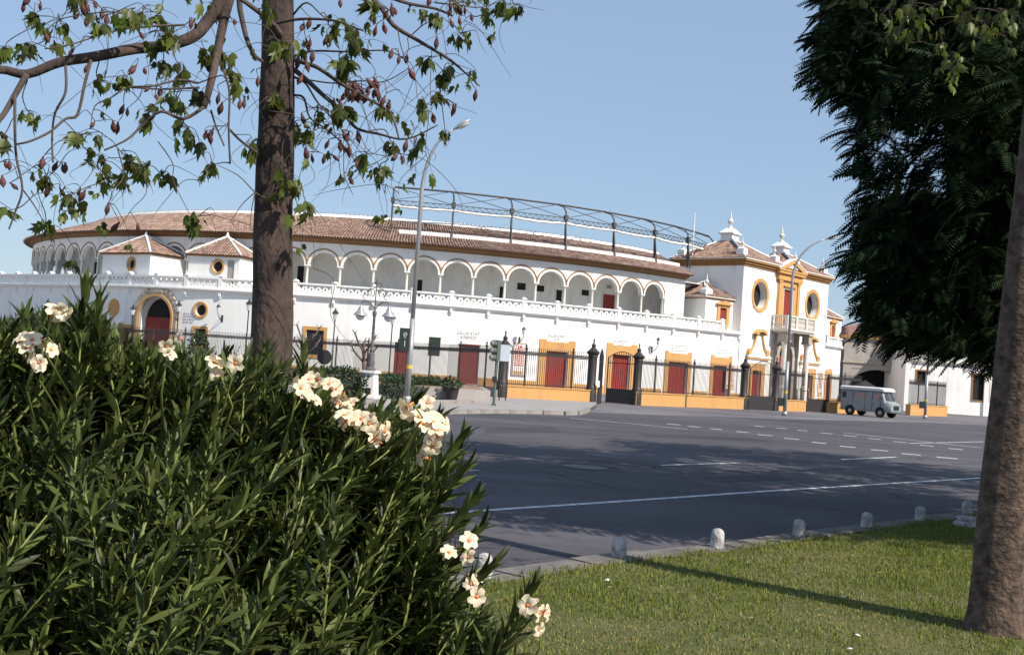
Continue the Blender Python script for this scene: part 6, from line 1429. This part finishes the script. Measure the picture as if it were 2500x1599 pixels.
feathery((10.2, 11.8, .05), 11.5, 3.4, 3.0, 4500, 'dark feathery tree on the lawn to the right of the stout trunk', None, 21)
feathery((8.9, 16.6, .05), 11.0, 3.2, 2.6, 5200, 'dark feathery tree further along the kerb, behind the big trunk', SIL, 31)
feathery((13.5, 21.2, .05), 11.5, 3.4, 2.8, 5200, 'farthest dark feathery tree of the kerb row', None, 41)

# ================================================================== OLEANDER
OV = [(0, 0, 0), (0, .25, .012), (0, .5, .015), (0, .75, 0), (0, 1, -.05)]
OV += [(-.072, .25, .03), (-.096, .5, .038), (-.066, .76, .02), (.072, .25, .03), (.096, .5, .038), (.066, .76, .02)]
OF = [(0, 1, 5), (1, 6, 5), (1, 2, 6), (2, 7, 6), (2, 3, 7), (3, 4, 7), (0, 8, 1), (1, 8, 9), (1, 9, 2), (2, 9, 10), (2, 10, 3), (3, 10, 4)]
OS = [(-900, 810), (-300, 790), (0, 800), (60, 790), (110, 765), (160, 780), (190, 760), (220, 770), (260, 800), (330, 835), (400, 862), (470, 868), (560, 865), (640, 880), (720, 905), (800, 940), (870, 965), (940, 995), (990, 1010), (1025, 1060), (1050, 1110), (1060, 1160), (1050, 1200), (1060, 1250), (1075, 1310), (1085, 1370), (1110, 1430), (1180, 1470), (1210, 1500), (1200, 1570), (1190, 1700), (1100, 2600), (-900, 2600)]
ol_c = Vector((-1.35, 3.75, .06))
ole = thing('oleander_bush', 'big oleander bush with peach flowers filling the lower left corner', 'shrub', ol_c)
Rl, Pl = [], []; stm = MB(); go = random.Random(99); nsh = 0; tries = 0; tipsO = []
OE = []
for (xa_, ya_), (xb_, yb_) in zip(OS[1:-2], OS[2:-1]): OE += [(xa_+(xb_-xa_)*k/6, ya_+(yb_-ya_)*k/6) for k in range(6)]
OEt = [e for e in OE if -50 < e[0] and e[1] < 1600]
while nsh < 2150 and tries < 120000:
    tries += 1
    if nsh % 3 == 0:
        ex, ey = OEt[go.randrange(len(OEt))]; x, y = ex-go.uniform(0, 70)*(1 if ex > 850 else .3), ey+go.uniform(4, 90)
    else: x, y = go.uniform(-500, 1260), go.uniform(700, 2300)
    if not inside(OS, x, y): continue
    ed = min(math.hypot(x-ex, y-ey) for ex, ey in OE)*3.3/FPX           # distance inside the outline in metres
    hf = min(1.0, .25+ed*1.6); p = atY(x, y, 3.45+hf*go.uniform(-1.05, .95))
    if p.z < .15 or p.x < -2.9 or (abs(p.y-3.45) < .45*hf and ed > .5 and go.random() < .6): continue
    if p.y < 2.2: continue
    nsh += 1
    root = Vector((ol_c.x+(p.x-ol_c.x)*.25+go.gauss(0, .12), ol_c.y+(p.y-ol_c.y)*.25+go.gauss(0, .12), .05))
    out = Vector((p.x-root.x, p.y-root.y, 0)); d = (out*.55+Vector((go.gauss(.18, .3), go.gauss(0, .3), .85+.5*go.random()))).normalized()
    L_ = go.uniform(.22, .38); b_ = p-d*L_; mid = root.lerp(b_, .55)+Vector((0, 0, .12))
    stm.tube([root, mid, b_, p], [.010, .007, .0045, .002], 5)
    nw = int(L_/.026)
    for i in range(nw):
        f = i/(nw-1); q = b_.lerp(p, f); a0 = i*1.05+go.random()*.5
        sd1 = d.orthogonal().normalized(); sd2 = d.cross(sd1)
        for j in range(3 if f < .9 else 2):
            an = a0+j*2.094+go.gauss(0, .18); open_ = (1.15-.85*f)+go.gauss(0, .14)
            dl = (d*math.cos(open_)+(sd1*math.cos(an)+sd2*math.sin(an))*math.sin(open_)); dl.z -= .10*(1-f); dl.normalize()
            ln = go.uniform(.062, .118)*(1-.35*f*f)
            Rl.append(basis(dl, d, go.gauss(0, .25))*ln); Pl.append(np.array(q))
    tipsO.append((p, d))
# shoots that stand out of the outline
for x, y, Y, up_ in ((205, 725, 3.15, .0), (240, 750, 3.1, .1), (1120, 1075, 3.2, .5), (1130, 1150, 3.2, .8), (1145, 1235, 3.1, .8), (1165, 1300, 3.15, .9), (1190, 1390, 3.1, .9), (1290, 1450, 3.1, .7), (1260, 1530, 3.0, .8), (1110, 1120, 3.4, .7), (60, 790, 3.2, -.2), (650, 865, 3.6, 0), (740, 880, 3.6, .1), (1010, 985, 3.5, .3), (1060, 1030, 3.4, .5)):
    p = atY(x, y, Y); d = Vector((up_*.9+go.gauss(0, .08), -.05, 1)).normalized(); L_ = .30; b_ = p-d*L_
    stm.tube([Vector((ol_c.x+.3*(p.x-ol_c.x), ol_c.y, .1)), (b_+Vector((ol_c.x, ol_c.y, .9)))/2, b_, p], [.01, .007, .0045, .002], 5)
    for i in range(12):
        f = i/11; q = b_.lerp(p, f); sd1 = d.orthogonal().normalized(); sd2 = d.cross(sd1)
        for j in range(3):
            an = i*1.05+j*2.094; open_ = (1.0-.75*f)+go.gauss(0, .12); dl = (d*math.cos(open_)+(sd1*math.cos(an)+sd2*math.sin(an))*math.sin(open_)).normalized()
            Rl.append(basis(dl, d, go.gauss(0, .2))*go.uniform(.10, .145)*(1-.3*f*f)); Pl.append(np.array(q))
tag(obj('stems', stm.mesh('stems', True), 'stemo', ole), kind='stuff')
leaf_parts(ole, 'leaf', OV, OF, Rl, Pl, 'leafo', 300, 'foliage')
# five-petalled flowers, each petal rounded at the tip
fm = MB()
for k in range(5):
    a = k*2*math.pi/5; X = Matrix.Rotation(a, 4, 'Z')
    fm.add([(0, 0, -.004), (.005, -.004, .004), (.018, -.012, .010), (.029, -.008, .006), (.030, .006, .004), (.018, .013, .012), (.006, .005, .005), (.017, 0, .007)], [(0, 1, 7), (1, 2, 7), (2, 3, 7), (3, 4, 7), (4, 5, 7), (5, 6, 7), (6, 0, 7)], X)
FL = fm.mesh('flower', True); FL.materials.append(M['petal'])
TH = MB().lathe([(.002, -.022), (.004, -.012), (.0065, .003), (.0015, .006)], 8).mesh('throat', True); TH.materials.append(M['throat'])
CLUS = [(70, 838, 2), (105, 862, 4), (85, 880, 3), (140, 765, 3), (420, 845, 2), (432, 868, 1), (520, 885, 2), (540, 915, 2), (742, 940, 5), (735, 955, 3), (822, 960, 4), (838, 985, 4), (850, 1005, 3), (892, 1022, 4), (918, 1048, 4), (930, 1068, 3), (985, 1005, 2), (1040, 1012, 4), (1068, 1045, 4), (1052, 1075, 3), (1120, 1352, 3), (1150, 1432, 3), (1300, 1478, 3), (1305, 1498, 3), (1022, 1030, 2)]
for x, y, n in CLUS:
    for k in range(n):
        p = atY(x+go.gauss(0, 14), y+go.gauss(0, 15), 3.0+go.uniform(-.08, .12) if x > 600 else 2.85+go.uniform(-.08, .1))
        nd = Vector((go.gauss(.1, .7), -.65, go.gauss(.35, .55))).normalized(); X = Matrix.Translation(p) @ nd.to_track_quat('Z', 'Y').to_matrix().to_4x4() @ Matrix.Rotation(go.random()*6, 4, 'Z') @ Matrix.Scale(go.uniform(.62, 1.05), 4)
        f_ = obj('flower', FL, None, ole, X); obj('throat', TH, None, f_, X)
        if k == 0: obj('flower_stalk', MB().tube([p-nd*.02, p-nd*.06+Vector((0, .02, -.06)), p+Vector((go.gauss(-.05, .04), .15, -.22))], [.003, .003, .004], 5).mesh('stalk', True), 'stemo', ole)
